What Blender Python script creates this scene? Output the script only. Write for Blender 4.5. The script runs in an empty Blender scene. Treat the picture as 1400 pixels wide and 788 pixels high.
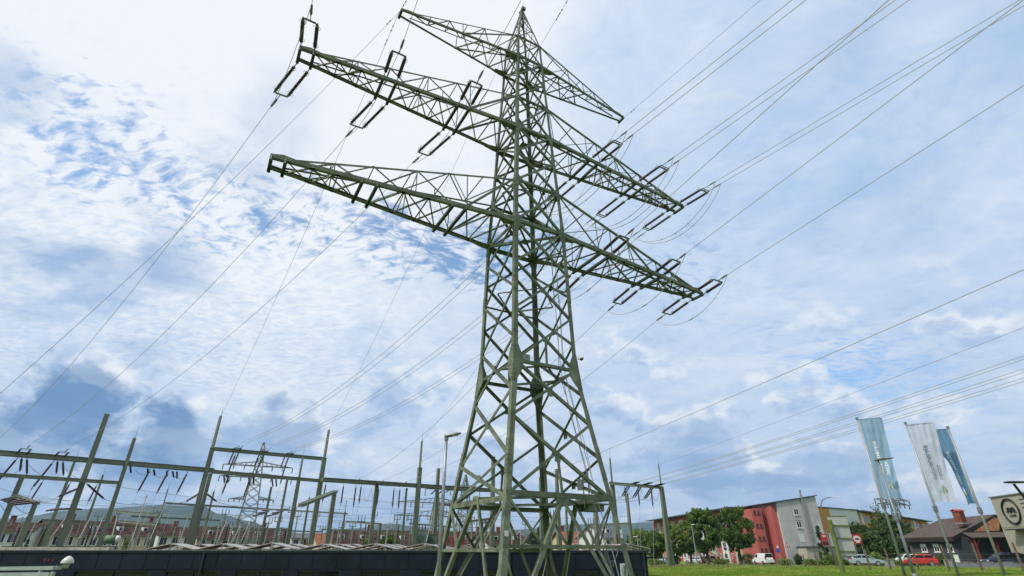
import bpy, bmesh, math, random
from math import sin, cos, tan, radians as R, pi, atan2, sqrt
from mathutils import Vector as V, Matrix, noise as mnoise
random.seed(7)
S = bpy.context.scene
COL = S.collection

# ------------------------------------------------------------------ camera
FPX = 697.7; PITCH = R(27.327)
cd = bpy.data.cameras.new('camera'); cam = bpy.data.objects.new('camera', cd); COL.objects.link(cam)
cam.location = (0, 0, 0); cam.rotation_euler = (R(90) + PITCH, 0, 0)
cd.sensor_fit = 'HORIZONTAL'; cd.sensor_width = 36; cd.lens = 36 * FPX / 1400
cd.clip_start = 0.1; cd.clip_end = 30000
S.camera = cam

# ------------------------------------------------------------------ light
SUN_EL = R(49); SUN_AZ = R(-120)          # azimuth measured from +Y towards +X
sd = V((sin(SUN_AZ) * cos(SUN_EL), cos(SUN_AZ) * cos(SUN_EL), sin(SUN_EL)))
sl = bpy.data.lights.new('sun', 'SUN'); sl.energy = 3.2; sl.angle = R(4); sl.color = (1, .95, .87)
so = bpy.data.objects.new('sun', sl); COL.objects.link(so)
so.rotation_euler = sd.to_track_quat('Z', 'Y').to_euler()
S.view_settings.view_transform = 'Standard'; S.view_settings.look = 'None'
S.view_settings.gamma = 1; S.view_settings.exposure = 0.0

# ---- node helpers
class NT:
    def __init__(s, tree): s.t = tree; s.n = tree.nodes; s.l = tree.links
    def node(s, kind, **kw):
        n = s.n.new(kind)
        for k, v in kw.items(): setattr(n, k, v)
        return n
    def put(s, sock, v):
        if hasattr(v, 'links') or hasattr(v, 'is_output'): s.l.new(v, sock)
        elif isinstance(v, (tuple, list)) and len(v) == 3 and sock.type == 'RGBA': sock.default_value = (*v, 1)
        else: sock.default_value = v
    def m(s, op, a, b=0, c=0, clamp=False):
        n = s.node('ShaderNodeMath', operation=op, use_clamp=clamp)
        s.put(n.inputs[0], a); s.put(n.inputs[1], b)
        if op in ('MULTIPLY_ADD',): s.put(n.inputs[2], c)
        return n.outputs[0]
    def vm(s, op, a, b=(0, 0, 0)):
        n = s.node('ShaderNodeVectorMath', operation=op); s.put(n.inputs[0], a); s.put(n.inputs[1], b)
        return n.outputs['Value'] if op in ('DOT_PRODUCT', 'LENGTH') else n.outputs[0]
    def scale(s, a, f):
        n = s.node('ShaderNodeVectorMath', operation='SCALE'); s.put(n.inputs[0], a); s.put(n.inputs['Scale'], f); return n.outputs[0]
    def comb(s, x, y, z=0):
        n = s.node('ShaderNodeCombineXYZ'); s.put(n.inputs[0], x); s.put(n.inputs[1], y); s.put(n.inputs[2], z); return n.outputs[0]
    def step(s, x, a, b, lo=0, hi=1):
        n = s.node('ShaderNodeMapRange', interpolation_type='SMOOTHSTEP')
        s.put(n.inputs[0], x); s.put(n.inputs[1], a); s.put(n.inputs[2], b); s.put(n.inputs[3], lo); s.put(n.inputs[4], hi)
        return n.outputs[0]
    def noise(s, vec, sc, det=6, rough=.55, dist=0, lac=2.0):
        n = s.node('ShaderNodeTexNoise'); s.put(n.inputs['Vector'], vec); s.put(n.inputs['Scale'], sc)
        s.put(n.inputs['Detail'], det); s.put(n.inputs['Roughness'], rough); s.put(n.inputs['Distortion'], dist); s.put(n.inputs['Lacunarity'], lac)
        return n.outputs[0]
    def mix(s, f, a, b, blend='MIX'):
        n = s.node('ShaderNodeMix', data_type='RGBA', blend_type=blend)
        s.put(n.inputs[0], f); s.put(n.inputs[6], a); s.put(n.inputs[7], b); return n.outputs[2]

C_, S_ = cos(PITCH), sin(PITCH)
def ray(px, py):
    a = (px - 700) / FPX; b = (394 - py) / FPX
    return V((a, C_ - b * S_, S_ + b * C_))
def at(px, py, Y):            # point seen at photo pixel px,py standing Y metres ahead
    r = ray(px, py); return r * (Y / r.y)
def atz(px, py, z):           # point seen at photo pixel px,py at height z
    r = ray(px, py); return r * (z / r.z)

# ------------------------------------------------------------------ sky
w = bpy.data.worlds.new('World'); S.world = w; w.use_nodes = True
nt = NT(w.node_tree); nt.n.clear()
out = nt.node('ShaderNodeOutputWorld'); bg = nt.node('ShaderNodeBackground')
nt.l.new(bg.outputs[0], out.inputs[0])
sky = nt.node('ShaderNodeTexSky', sky_type='NISHITA'); sky.sun_disc = False
sky.sun_elevation = SUN_EL; sky.sun_rotation = SUN_AZ; sky.air_density = 1.0; sky.dust_density = 1.0; sky.ozone_density = 1.5
tc = nt.node('ShaderNodeTexCoord'); D = nt.vm('NORMALIZE', tc.outputs['Generated'])
sep = nt.node('ShaderNodeSeparateXYZ'); nt.l.new(D, sep.inputs[0]); dx, dy, dz = sep.outputs
zc = nt.m('MAXIMUM', dz, .03)
P = nt.comb(nt.m('DIVIDE', dx, nt.m('ADD', zc, .12)), nt.m('DIVIDE', dy, nt.m('ADD', zc, .12)))
def blob(px, py, r0, r1):     # soft region of the sky around a direction, radii in degrees
    d = ray(px, py).normalized()
    return nt.step(nt.vm('DOT_PRODUCT', D, tuple(d)), cos(R(r1)), cos(R(r0)))
def add(*a):
    o = a[0]
    for b in a[1:]: o = nt.m('ADD', o, b)
    return o
mul = lambda a, b: nt.m('MULTIPLY', a, b)
blue = nt.mix(1.0, nt.scale(sky.outputs[0], .135), (.92, 1.28, 1.45), 'MULTIPLY')
warp = nt.noise(P, 1.6, 3, .5)
PW = nt.vm('ADD', P, nt.comb(mul(warp, .35), mul(warp, -.25)))
n_puff = nt.noise(nt.vm('MULTIPLY', PW, (1.0, 1.45, 1)), 24.0, 4, .58, .5)
n_mid = nt.noise(PW, 6.5, 5, .60, .4)
n_soft = nt.noise(P, 1.5, 4, .5)
hole = add(mul(blob(15, 160, 1, 13), .10), mul(blob(110, 150, 1, 8), .17), mul(blob(170, 225, 1, 7), .24), mul(blob(290, 290, 1, 7), .30), mul(blob(415, 290, 1, 7), .38), mul(blob(545, 322, 1, 7), .46),
           mul(blob(645, 345, 1, 6), .58), mul(blob(890, 400, 1, 11), .14), mul(blob(1100, 480, 1, 8), .20), mul(blob(1220, 560, 1, 10), .26), mul(blob(1000, 345, 1, 9), .12), mul(blob(60, 440, 1, 9), .12), mul(blob(740, 350, 1, 8), .30))
open_ = add(hole, mul(nt.m('SUBTRACT', .5, n_puff), 1.9), mul(nt.m('SUBTRACT', .5, n_mid), 1.2))
gate = nt.step(hole, .04, .34)
open_ = mul(mul(nt.step(open_, .16, .86), gate), .85)
# the high veil: brightest round the hidden sun at upper left, cooler to the right
glow = blob(400, 30, 1, 34)
right = blob(1300, 300, 8, 50)
leftm = blob(200, 330, 8, 30)
veil_t = add(mul(glow, .62), .57, mul(nt.m('SUBTRACT', n_soft, .5), .9), mul(nt.m('SUBTRACT', n_mid, .5), .7), mul(mul(nt.m('SUBTRACT', n_puff, .5), add(.25, mul(leftm, .8))), 1.3), mul(right, -.24))
veil_t = nt.m('MINIMUM', nt.m('MAXIMUM', veil_t, 0), 1)
veil = nt.mix(veil_t, (.40, .575, .84), (.90, .935, .985))
hi = nt.mix(open_, veil, blue)
# blue-grey shading in the middle cloud
sh = nt.step(nt.noise(nt.vm('ADD', P, (3, 1, 0)), 2.4, 5, .5, .2), .44, .66)
shm = add(mul(blob(25, 215, 2, 12), .95), mul(blob(345, 165, 1, 9), .5), mul(blob(175, 405, 1, 9), .6), mul(blob(1310, 60, 3, 20), .3), mul(blob(60, 360, 3, 14), .3), mul(blob(760, 600, 3, 20), .3))
hi = nt.mix(nt.m('MINIMUM', mul(sh, shm), .85), hi, (.30, .46, .72))
# cumulus towards the horizon
az = nt.m('ARCTAN2', dx, dy); el = nt.m('ARCSINE', dz)
Q = nt.comb(mul(az, 1.0), mul(el, 1.5))
wv = nt.vm('ADD', Q, (5, 2, 0))
QW = nt.vm('ADD', Q, nt.comb(mul(nt.noise(Q, 14, 3, .5), .035), mul(nt.noise(wv, 14, 3, .5), .035)))
c1 = nt.noise(QW, 6.0, 7, .54, .1)
c1b = nt.noise(nt.vm('ADD', QW, (.012, .035, 0)), 6.0, 7, .54, .1)
left = add(mul(blob(180, 570, 1, 7), 1.0), mul(blob(60, 590, 1, 7), .8), mul(blob(405, 565, 1, 5), .45), mul(blob(250, 615, 1, 6), .4), mul(blob(10, 560, 1, 6), .4))
rightlow = add(mul(blob(1010, 630, 2, 9), .9), mul(blob(900, 660, 2, 9), .7), mul(blob(1130, 650, 2, 8), .5), mul(blob(560, 600, 2, 12), .5))
c2 = nt.noise(nt.vm('ADD', QW, (2.3, 1.1, 0)), 10.0, 6, .6, .2)
cover = add(c1, mul(nt.step(el, R(20), R(4)), .07), mul(left, .135), mul(rightlow, .09), mul(nt.m('SUBTRACT', c2, .5), .16))
lowc = mul(nt.step(cover, .50, .62), nt.step(el, R(27), R(17)))
edge = nt.step(nt.m('SUBTRACT', c1, c1b), -.02, .07)
thick = nt.step(add(cover, mul(nt.m('SUBTRACT', c2, .5), .35)), .54, .70)
darkc = nt.mix(nt.m('MINIMUM', left, 1), (.38, .53, .78), (.16, .30, .54))
bodyc = nt.mix(thick, (.60, .73, .91), darkc)
lit = mul(edge, nt.m('SUBTRACT', 1.0, mul(thick, .80)))
lowcol = nt.mix(lit, bodyc, (.90, .94, .98))
final = nt.mix(lowc, hi, lowcol)
# layered strata just over the horizon
st = nt.noise(nt.comb(mul(az, 2.2), mul(el, 11)), 2.6, 6, .58, .3)
final = nt.mix(mul(mul(nt.step(el, R(13), R(3)), nt.step(st, .42, .62)), .6), final, (.50, .64, .86))
st2 = nt.noise(nt.comb(mul(az, 2.6), mul(el, 9), 7), 2.6, 6, .6, .3)
final = nt.mix(mul(mul(nt.step(el, R(15), R(6)), nt.step(st2, .50, .64)), add(.22, mul(rightlow, .5))), final, (.30, .45, .70))
final = nt.mix(nt.step(el, R(0.5), R(-3)), final, (.14, .17, .15))
nt.l.new(final, bg.inputs[0]); bg.inputs[1].default_value = 1.0
S.render.film_transparent = False
try:
    w.cycles.sampling_method = 'MANUAL'; w.cycles.sample_map_resolution = 512
except Exception: pass

# ------------------------------------------------------------------ materials
MATS = {}
def mat(name, col, rough=.7, metal=0, var=.12, vscale=3.0, col2=None, bump=0, bscale=20, spec=.4, grime=None, trans=0, vec='Object'):
    if name in MATS: return MATS[name]
    m = bpy.data.materials.new(name); m.use_nodes = True; t = NT(m.node_tree); b = t.n['Principled BSDF']
    tcn = t.node('ShaderNodeTexCoord'); geo = t.node('ShaderNodeNewGeometry'); vecs = geo.outputs['Position']
    nz = t.noise(vecs, vscale, 6, .6)
    lo = tuple(c * (1 - var) for c in col); hi_ = col2 if col2 else tuple(min(1, c * (1 + var)) for c in col)
    c = t.mix(t.step(nz, .3, .7), lo, hi_)
    if grime:
        g = t.step(t.noise(t.vm('MULTIPLY', vecs, (1, 1, .25)), vscale * 2.7, 5, .65), .52, .7)
        c = t.mix(mul_(t, g, grime[3]), c, tuple(grime[:3]))
    t.put(b.inputs['Base Color'], c); b.inputs['Metallic'].default_value = metal
    t.put(b.inputs['Roughness'], t.step(nz, .2, .8, max(0, rough - .08), min(1, rough + .08)))
    b.inputs['Specular IOR Level'].default_value = spec
    if trans: b.inputs['Transmission Weight'].default_value = trans
    if bump:
        bn = t.node('ShaderNodeBump'); bn.inputs['Strength'].default_value = bump; bn.inputs['Distance'].default_value = .03
        t.put(bn.inputs['Height'], t.noise(vecs, bscale, 5, .6)); t.l.new(bn.outputs[0], b.inputs['Normal'])
    MATS[name] = m; return m
def mul_(t, a, b): return t.m('MULTIPLY', a, b)

steel = mat('pylon_paint', (.118, .145, .085), .62, 0, .25, 1.6, col2=(.195, .218, .145), grime=(.085, .072, .046, .55), spec=.3, bump=.25, bscale=14)
steel_dk = mat('pylon_paint_new', (.08, .105, .058), .45, 0, .12, 2, grime=(.12, .13, .09, .3))
galv = mat('galvanised', (.30, .32, .33), .45, .55, .15, 6)
galv_dull = mat('aged_zinc', (.20, .21, .20), .6, .3, .15, 6)
porc = mat('insulator', (.040, .024, .030), .3, 0, .2, 5)
alu = mat('aluminium_wire', (.42, .41, .39), .6, 0, .1, 8)
wire_dk = mat('dark_wire', (.24, .235, .23), .6, 0, .1, 8)
gpost = mat('gantry_paint', (.165, .185, .125), .65, 0, .16, .8, grime=(.11, .11, .08, .5))
navy = mat('navy_cladding', (.0075, .014, .023), .6, 0, .3, .5, spec=.2, grime=(.022, .028, .034, .5))
white = mat('white_paint', (.75, .75, .73), .5, 0, .05, 2)
black = mat('black', (.015, .015, .017), .5)
rubber = mat('rubber', (.02, .02, .02), .85)
glass = mat('dark_glass', (.010, .014, .015), .08, 0, .1, 1, spec=.6)
wood = mat('weathered_wood', (.14, .105, .07), .85, 0, .3, 6, bump=.4)
red = mat('red_paint', (.45, .035, .03), .45)

# ------------------------------------------------------------------ mesh builder
class MB:
    def __init__(s): s.v = []; s.f = []
    def face(s, pts):
        i = len(s.v); s.v += [V(p) for p in pts]; s.f.append(list(range(i, i + len(pts))))
    def prof(s, a, b, prof, n1, n2, caps=True, prof2=None):
        a = V(a); b = V(b); i = len(s.v); k = len(prof); p2 = prof2 or prof
        s.v += [a + n1 * x + n2 * y for x, y in prof] + [b + n1 * x + n2 * y for x, y in p2]
        for j in range(k):
            s.f.append([i + j, i + (j + 1) % k, i + k + (j + 1) % k, i + k + j])
        if caps: s.f.append([i + j for j in range(k)][::-1]); s.f.append([i + k + j for j in range(k)])
        return s
    def frame(s, a, b, up=None):
        d = (V(b) - V(a)).normalized(); u = V(up) if up is not None else V((0, 0, 1))
        u = u - d * u.dot(d)
        if u.length < 1e-3: u = V((1, 0, 0)) - d * d.x
        u.normalize(); return d, u, d.cross(u).normalized()
    def L(s, a, b, w_, t=.014, up=None, flip=1):
        d, u, n = s.frame(a, b, up)
        return s.prof(a, b, [(0, 0), (w_, 0), (w_, t), (t, t), (t, w_), (0, w_)] if flip > 0 else [(0, 0), (-w_, 0), (-w_, t), (-t, t), (-t, w_), (0, w_)], n, u)
    def bar(s, a, b, w_, h=None, up=None, w2=None, h2=None):
        h = h or w_; w2 = w2 or w_; h2 = h2 or (h if w2 == w_ else w2); d, u, n = s.frame(a, b, up)
        pf = lambda w, h: [(-w / 2, -h / 2), (w / 2, -h / 2), (w / 2, h / 2), (-w / 2, h / 2)]
        return s.prof(a, b, pf(w_, h), n, u, prof2=pf(w2, h2))
    def I(s, a, b, w_, h, t=.03, up=None):
        d, u, n = s.frame(a, b, up)
        pf = [(-w_ / 2, -h / 2), (w_ / 2, -h / 2), (w_ / 2, -h / 2 + t), (t / 2, -h / 2 + t), (t / 2, h / 2 - t), (w_ / 2, h / 2 - t), (w_ / 2, h / 2), (-w_ / 2, h / 2), (-w_ / 2, h / 2 - t), (-t / 2, h / 2 - t), (-t / 2, -h / 2 + t), (-w_ / 2, -h / 2 + t)]
        return s.prof(a, b, pf, n, u)
    def box(s, c, sx, sy, sz, rz=0):
        c = V(c); x = V((cos(rz), sin(rz), 0)) * sx / 2; y = V((-sin(rz), cos(rz), 0)) * sy / 2; z = V((0, 0, sz / 2))
        i = len(s.v)
        s.v += [c + x * a + y * b + z * e for e in (-1, 1) for a, b in ((-1, -1), (1, -1), (1, 1), (-1, 1))]
        for q in ((3, 2, 1, 0), (4, 5, 6, 7), (0, 1, 5, 4), (1, 2, 6, 5), (2, 3, 7, 6), (3, 0, 4, 7)): s.f.append([i + k for k in q])
        return s
    def tube(s, pts, r, n=6, r2=None, caps=True):
        pts = [V(p) for p in pts]; i0 = len(s.v); m = len(pts)
        ref = None
        for j, p in enumerate(pts):
            d = (pts[min(j + 1, m - 1)] - pts[max(j - 1, 0)]).normalized()
            if ref is None: ref = d.orthogonal().normalized()
            ref = (ref - d * ref.dot(d)); ref = ref.normalized() if ref.length > 1e-6 else d.orthogonal().normalized()
            bn = d.cross(ref)
            rr = (r[j] if isinstance(r, (list, tuple)) else (r if r2 is None else r + (r2 - r) * j / (m - 1)))
            for k in range(n):
                a = 2 * pi * k / n; s.v.append(p + ref * cos(a) * rr + bn * sin(a) * rr)
        for j in range(m - 1):
            for k in range(n):
                a = i0 + j * n + k; b = i0 + j * n + (k + 1) % n; s.f.append([a, b, b + n, a + n])
        if caps: s.f.append([i0 + k for k in range(n)][::-1]); s.f.append([i0 + (m - 1) * n + k for k in range(n)])
        return s
    def plate(s, pts, t, nrm):
        nrm = V(nrm).normalized() * t / 2; k = len(pts); i = len(s.v)
        s.v += [V(p) - nrm for p in pts] + [V(p) + nrm for p in pts]
        s.f.append([i + j for j in range(k)][::-1]); s.f.append([i + k + j for j in range(k)])
        for j in range(k): s.f.append([i + j, i + (j + 1) % k, i + k + (j + 1) % k, i + k + j])
        return s
def obj(name, mb, m, parent=None, smooth=False):
    me = bpy.data.meshes.new(name); off = V((0, 0, 0))
    if parent is not None:
        pp = parent
        while pp is not None: off = off + pp.location; pp = pp.parent
    elif mb.v:
        xs = [v.x for v in mb.v]; ys = [v.y for v in mb.v]; zs = [v.z for v in mb.v]
        off = V(((min(xs) + max(xs)) / 2, (min(ys) + max(ys)) / 2, min(zs)))
    me.from_pydata([v - off for v in mb.v], [], mb.f)
    bm = bmesh.new(); bm.from_mesh(me); bmesh.ops.recalc_face_normals(bm, faces=bm.faces); bm.to_mesh(me); bm.free()
    me.materials.append(m)
    if smooth: me.polygons.foreach_set('use_smooth', [True] * len(me.polygons))
    o = bpy.data.objects.new(name, me); COL.objects.link(o)
    if parent is not None: o.parent = parent
    else: o.location = off
    return o
LONG = []
def tag(o, label, cat, group=None):
    if len(label.split()) > 16: LONG.append(label)
    o['label'] = label; o['category'] = cat
    if group: o['group'] = group
    return o
def thing(name, label, cat, loc, group=None):
    o = bpy.data.objects.new(name, None); COL.objects.link(o); o.location = V(loc); o.empty_display_size = .2
    return tag(o, label, cat, group)
def struct(name, mb, m):
    o = obj(name, mb, m); o['kind'] = 'structure'; return o
ORD = ['first', 'second', 'third', 'fourth', 'fifth', 'sixth', 'seventh', 'eighth', 'ninth', 'tenth', 'eleventh', 'twelfth', 'thirteenth', 'fourteenth', 'fifteenth', 'sixteenth', 'seventeenth', 'eighteenth', 'nineteenth', 'twentieth'] 
ORD += ['twenty-' + o for o in ORD[:9]] + ['thirtieth'] + ['thirty-' + o for o in ORD[:9]]

def sst(x, a, b):
    t = min(1, max(0, (x - a) / (b - a))); return t * t * (3 - 2 * t)
def ground_z(x, y):
    t = sst(x, .22 * y - 1.6, .22 * y + .6) if y > 8 else 1
    if y > 8: t = max(t, 1 - sst(y, 8, 15))
    t = max(t, sst(y, 250, 400))
    hi_ = -1.7 - .15 * sst(y, 62, 76) - .35 * sst(y, 78, 108) - .45 * sst(y, 105, 145) - 1.2 * sst(y, 150, 400)
    return -4 + (hi_ + 4) * t

# ------------------------------------------------------------------ ground, road, hills
def ground():
    mb = MB()
    def axis(lo, hi, c0, c1, fine):
        a = []; x = c0
        while x < c1: a.append(x); x += fine
        st_ = fine; x = c1
        while x < hi: a.append(x); st_ *= 1.22; x += st_
        a.append(hi); st_ = fine; x = c0
        while x > lo: st_ *= 1.22; x -= st_; a.append(max(x, lo))
        return sorted(set(a))
    xs = axis(-9000, 9000, -20, 60, 1.6); ys = axis(-3000, 9000, -10, 100, 1.6)
    for y in ys:
        for x in xs:
            z = ground_z(x, y) + (.06 * mnoise.noise(V((x * .15, y * .15, 0))) if 20 < y < 200 else 0)
            mb.v.append(V((x, y, z)))
    nx = len(xs)
    for j in range(len(ys) - 1):
        for i in range(nx - 1): mb.f.append([j * nx + i, j * nx + i + 1, (j + 1) * nx + i + 1, (j + 1) * nx + i])
    m = bpy.data.materials.new('meadow'); m.use_nodes = True; t = NT(m.node_tree); b = t.n['Principled BSDF']
    geo = t.node('ShaderNodeNewGeometry').outputs['Position']
    a1 = t.step(t.noise(geo, .35, 5, .6), .35, .65); a2 = t.step(t.noise(geo, 3.0, 5, .7), .3, .7)
    c = t.mix(a1, (.12, .21, .025), (.21, .27, .045)); c = t.mix(mul_(t, a2, .6), c, (.08, .15, .018))
    t.put(b.inputs['Base Color'], c); b.inputs['Roughness'].default_value = .9; b.inputs['Specular IOR Level'].default_value = .15
    bn = t.node('ShaderNodeBump'); bn.inputs['Strength'].default_value = .8; bn.inputs['Distance'].default_value = .1
    t.put(bn.inputs['Height'], t.noise(geo, 9, 5, .7)); t.l.new(bn.outputs[0], b.inputs['Normal'])
    MATS['meadow'] = m
    return struct('ground', mb, m)
ground()
ROADC = [(150, 60), (118, 74), (100, 80), (86, 87.5), (74, 96), (66, 109), (63, 124), (62, 142), (63, 170), (66, 210)]
def ribbon(name, pts, wd, dz, m, off=0):
    mb = MB(); P2 = []
    for j in range(len(pts) - 1):
        for k in range(6):
            t = k / 6; a = V(pts[j]); b = V(pts[j + 1]); P2.append(a * (1 - t) + b * t)
    P2.append(V(pts[-1]))
    for j, p in enumerate(P2):
        d = (P2[min(j + 1, len(P2) - 1)] - P2[max(j - 1, 0)]).normalized(); n = V((-d.y, d.x))
        for k in range(5):
            q = p + n * (off + wd * (k / 4 - .5)); mb.v.append(V((q.x, q.y, ground_z(q.x, q.y) + dz)))
    for j in range(len(P2) - 1):
        for k in range(4): mb.f.append([j * 5 + k, j * 5 + k + 1, j * 5 + k + 6, j * 5 + k + 5])
    return struct(name, mb, m)
ribbon('road', ROADC, 7, .09, mat('asphalt', (.055, .055, .056), .9, 0, .15, 2, bump=.3))
ribbon('pavement', ROADC, 1.6, .2, mat('paving', (.22, .20, .17), .9, 0, .15, 2), -4.5)
ribbon('verge', ROADC, 1.0, .13, mat('gravel_verge', (.25, .22, .17), .95, 0, .3, 4), 4.2)

def hills(name, prof, Y, m, depth, seed):
    # ridge line given in azimuth(px at horizon)/height px, built as a terrain body with real depth
    mb = MB(); n = 160; rows = 14
    x0, x1 = prof[0][0], prof[-1][0]
    def h(px):
        for (a, ha), (b, hb) in zip(prof, prof[1:]):
            if a <= px <= b: t = (px - a) / (b - a); t = t * t * (3 - 2 * t); return ha + (hb - ha) * t
        return 0
    for j in range(rows + 1):
        v = j / rows
        for i in range(n + 1):
            px = x0 + (x1 - x0) * i / n
            p = at(px, 754.5, Y); Yj = Y - depth + 2 * depth * v
            top = h(px) * Y / 884
            sh_ = sin(pi * v) ** .8
            x = p.x * (Yj / Y); nz = mnoise.fractal(V((x * .0011, Yj * .0011, seed)), 1, 2, 5) * .10 + mnoise.noise(V((x * .012, Yj * .012, seed))) * .018
            z = -6 + (top + 6) * max(0, sh_ * (1 + nz)) if 0 < v < 1 else -6
            mb.v.append(V((x, Yj, z)))
    for j in range(rows):
        for i in range(n): mb.f.append([j * (n + 1) + i, j * (n + 1) + i + 1, (j + 1) * (n + 1) + i + 1, (j + 1) * (n + 1) + i])
    o = struct(name, mb, m); o.data.polygons.foreach_set('use_smooth', [True] * len(o.data.polygons)); return o
forest = mat('hill_forest', (.012, .028, .012), .95, 0, .5, .009, bump=1, bscale=.03, col2=(.055, .080, .028))
hills('hills', [(-400, 20), (-150, 40), (0, 46), (80, 60), (150, 64), (210, 68), (255, 66), (290, 52), (330, 42), (370, 28), (430, 22), (500, 20), (600, 12)], 3200, forest, 900, 1)
hills('hills', [(250, 4), (340, 30), (420, 26), (480, 34), (530, 40), (570, 33), (640, 24), (720, 30), (790, 36), (860, 37), (930, 40), (1000, 34), (1100, 28), (1250, 30), (1500, 26), (1800, 10)], 4200, forest, 1100, 9)
# ------------------------------------------------------------------ the big transmission pylon
ROT = R(29.743); U3 = V((cos(ROT), sin(ROT), 0)); W3 = V((-sin(ROT), cos(ROT), 0)); PC = V((.788, 26, 0))
def sp(s, t, z): return PC + U3 * s + W3 * t + V((0, 0, z))
PROF = [(-4, 7.37), (2.05, 5.565), (8.18, 3.785), (16.55, 3.407), (24.18, 2.72), (31.36, 2.135), (33.55, 1.95), (38.3, .16)]
def pw(z):
    for (a, wa), (b, wb) in zip(PROF, PROF[1:]):
        if z <= b: return wa + (wb - wa) * (z - a) / (b - a)
    return PROF[-1][1]
def corner(k, z):             # k: 0 near (A), 1 left (B), 2 right (C), 3 back (D)
    h = pw(z) / 2; a, b = ((-1, -1), (-1, 1), (1, -1), (1, 1))[k]; return sp(a * h, b * h, z)
pyl = thing('transmission_pylon', 'tall green painted steel lattice pylon with three crossarms standing in the centre', 'pylon', sp(0, 0, -4))
SG = ((-1, -1), (-1, 1), (1, -1), (1, 1))
for k in range(4):
    a_, b_ = SG[k]; mb = MB(); lv = [-4, 2.05, 8.18, 16.55, 24.18, 31.36, 33.55, 38.3]; ws = [.27, .26, .24, .22, .19, .16, .11, .09]
    for i in range(len(lv) - 1):
        p, q = corner(k, lv[i]), corner(k, lv[i + 1]); w0, t0 = ws[i], .022
        n1 = -U3 * a_; n2 = -W3 * b_
        mb.prof(p, q, [(0, 0), (w0, 0), (w0, t0), (t0, t0), (t0, w0), (0, w0)], n1, n2)
    # splice plates with bolt rows at the joints
    for zc_, hh, ww in ((8.18, .95, .40), (3.7, .75, .281), (16.55, .7, .30), (19.6, .45, .26), (24.18, .5, .26), (12.6, .45, .26), (27, .35, .2), (31.36, .35, .2)):
        for nrm, dirn in ((U3 * a_, -W3 * b_), (W3 * b_, -U3 * a_)):
            top, bot, c = corner(k, zc_ + hh), corner(k, zc_ - hh), corner(k, zc_)
            o_ = nrm * .012
            pts = [bot + o_, bot + dirn * ww * .55 + o_, c + dirn * ww * 1.35 + o_ - V((0, 0, hh * .25)), c + dirn * ww * 1.35 + o_ + V((0, 0, hh * .25)), top + dirn * ww * .55 + o_, top + o_]
            if hh < .5 or zc_ == 3.7: pts = [bot + o_, bot + dirn * ww * .9 + o_, top + dirn * ww * .9 + o_, top + o_]
            mb.plate(pts, .02, nrm)
            if zc_ < 20:
                nb = int(hh * 2 / .21)
                for j in range(nb):
                    f = (j + .5) / nb
                    for e in (.28, .72):
                        q = bot.lerp(top, f) + dirn * ww * .55 * e * (1.4 if .25 < f < .75 else 1) + o_ * 2
                        mb.prof(q, q + nrm * .022, [(-.018, -.018), (.018, -.018), (.018, .018), (-.018, .018)], dirn, V((0, 0, 1)))
    lg = obj('leg', mb, steel, pyl)
    if k == 3:                 # climbing bolts on the far leg
        mb = MB(); z = -2.5
        while z < 33:
            q = corner(k, z); n_ = U3 if int(z / .35) % 2 else W3
            mb.tube([q, q + n_ * .17], .012, 5); z += .38
        obj('climbing_bolt_row', mb, steel, lg)
FACES = ((0, 2, -W3), (0, 1, -U3), (1, 3, W3), (2, 3, U3))
PAN = [(2.05, 8.18, 2, .14), (8.18, 16.55, 3, .125), (16.55, 19.6, 1, .13), (19.6, 24.18, 2, .12), (24.18, 26.95, 1, .11), (26.95, 31.36, 2, .10), (31.36, 33.55, 1, .07), (33.55, 38.1, 4, .05)]
def zsplit(z0, z1, n):        # panel heights shrink with the width
    zs = [z0]; ws = []
    for i in range(n): ws.append(pw(z0 + (z1 - z0) * (i + .5) / n))
    tot = sum(ws)
    for x in ws: zs.append(zs[-1] + (z1 - z0) * x / tot)
    return zs
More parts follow.
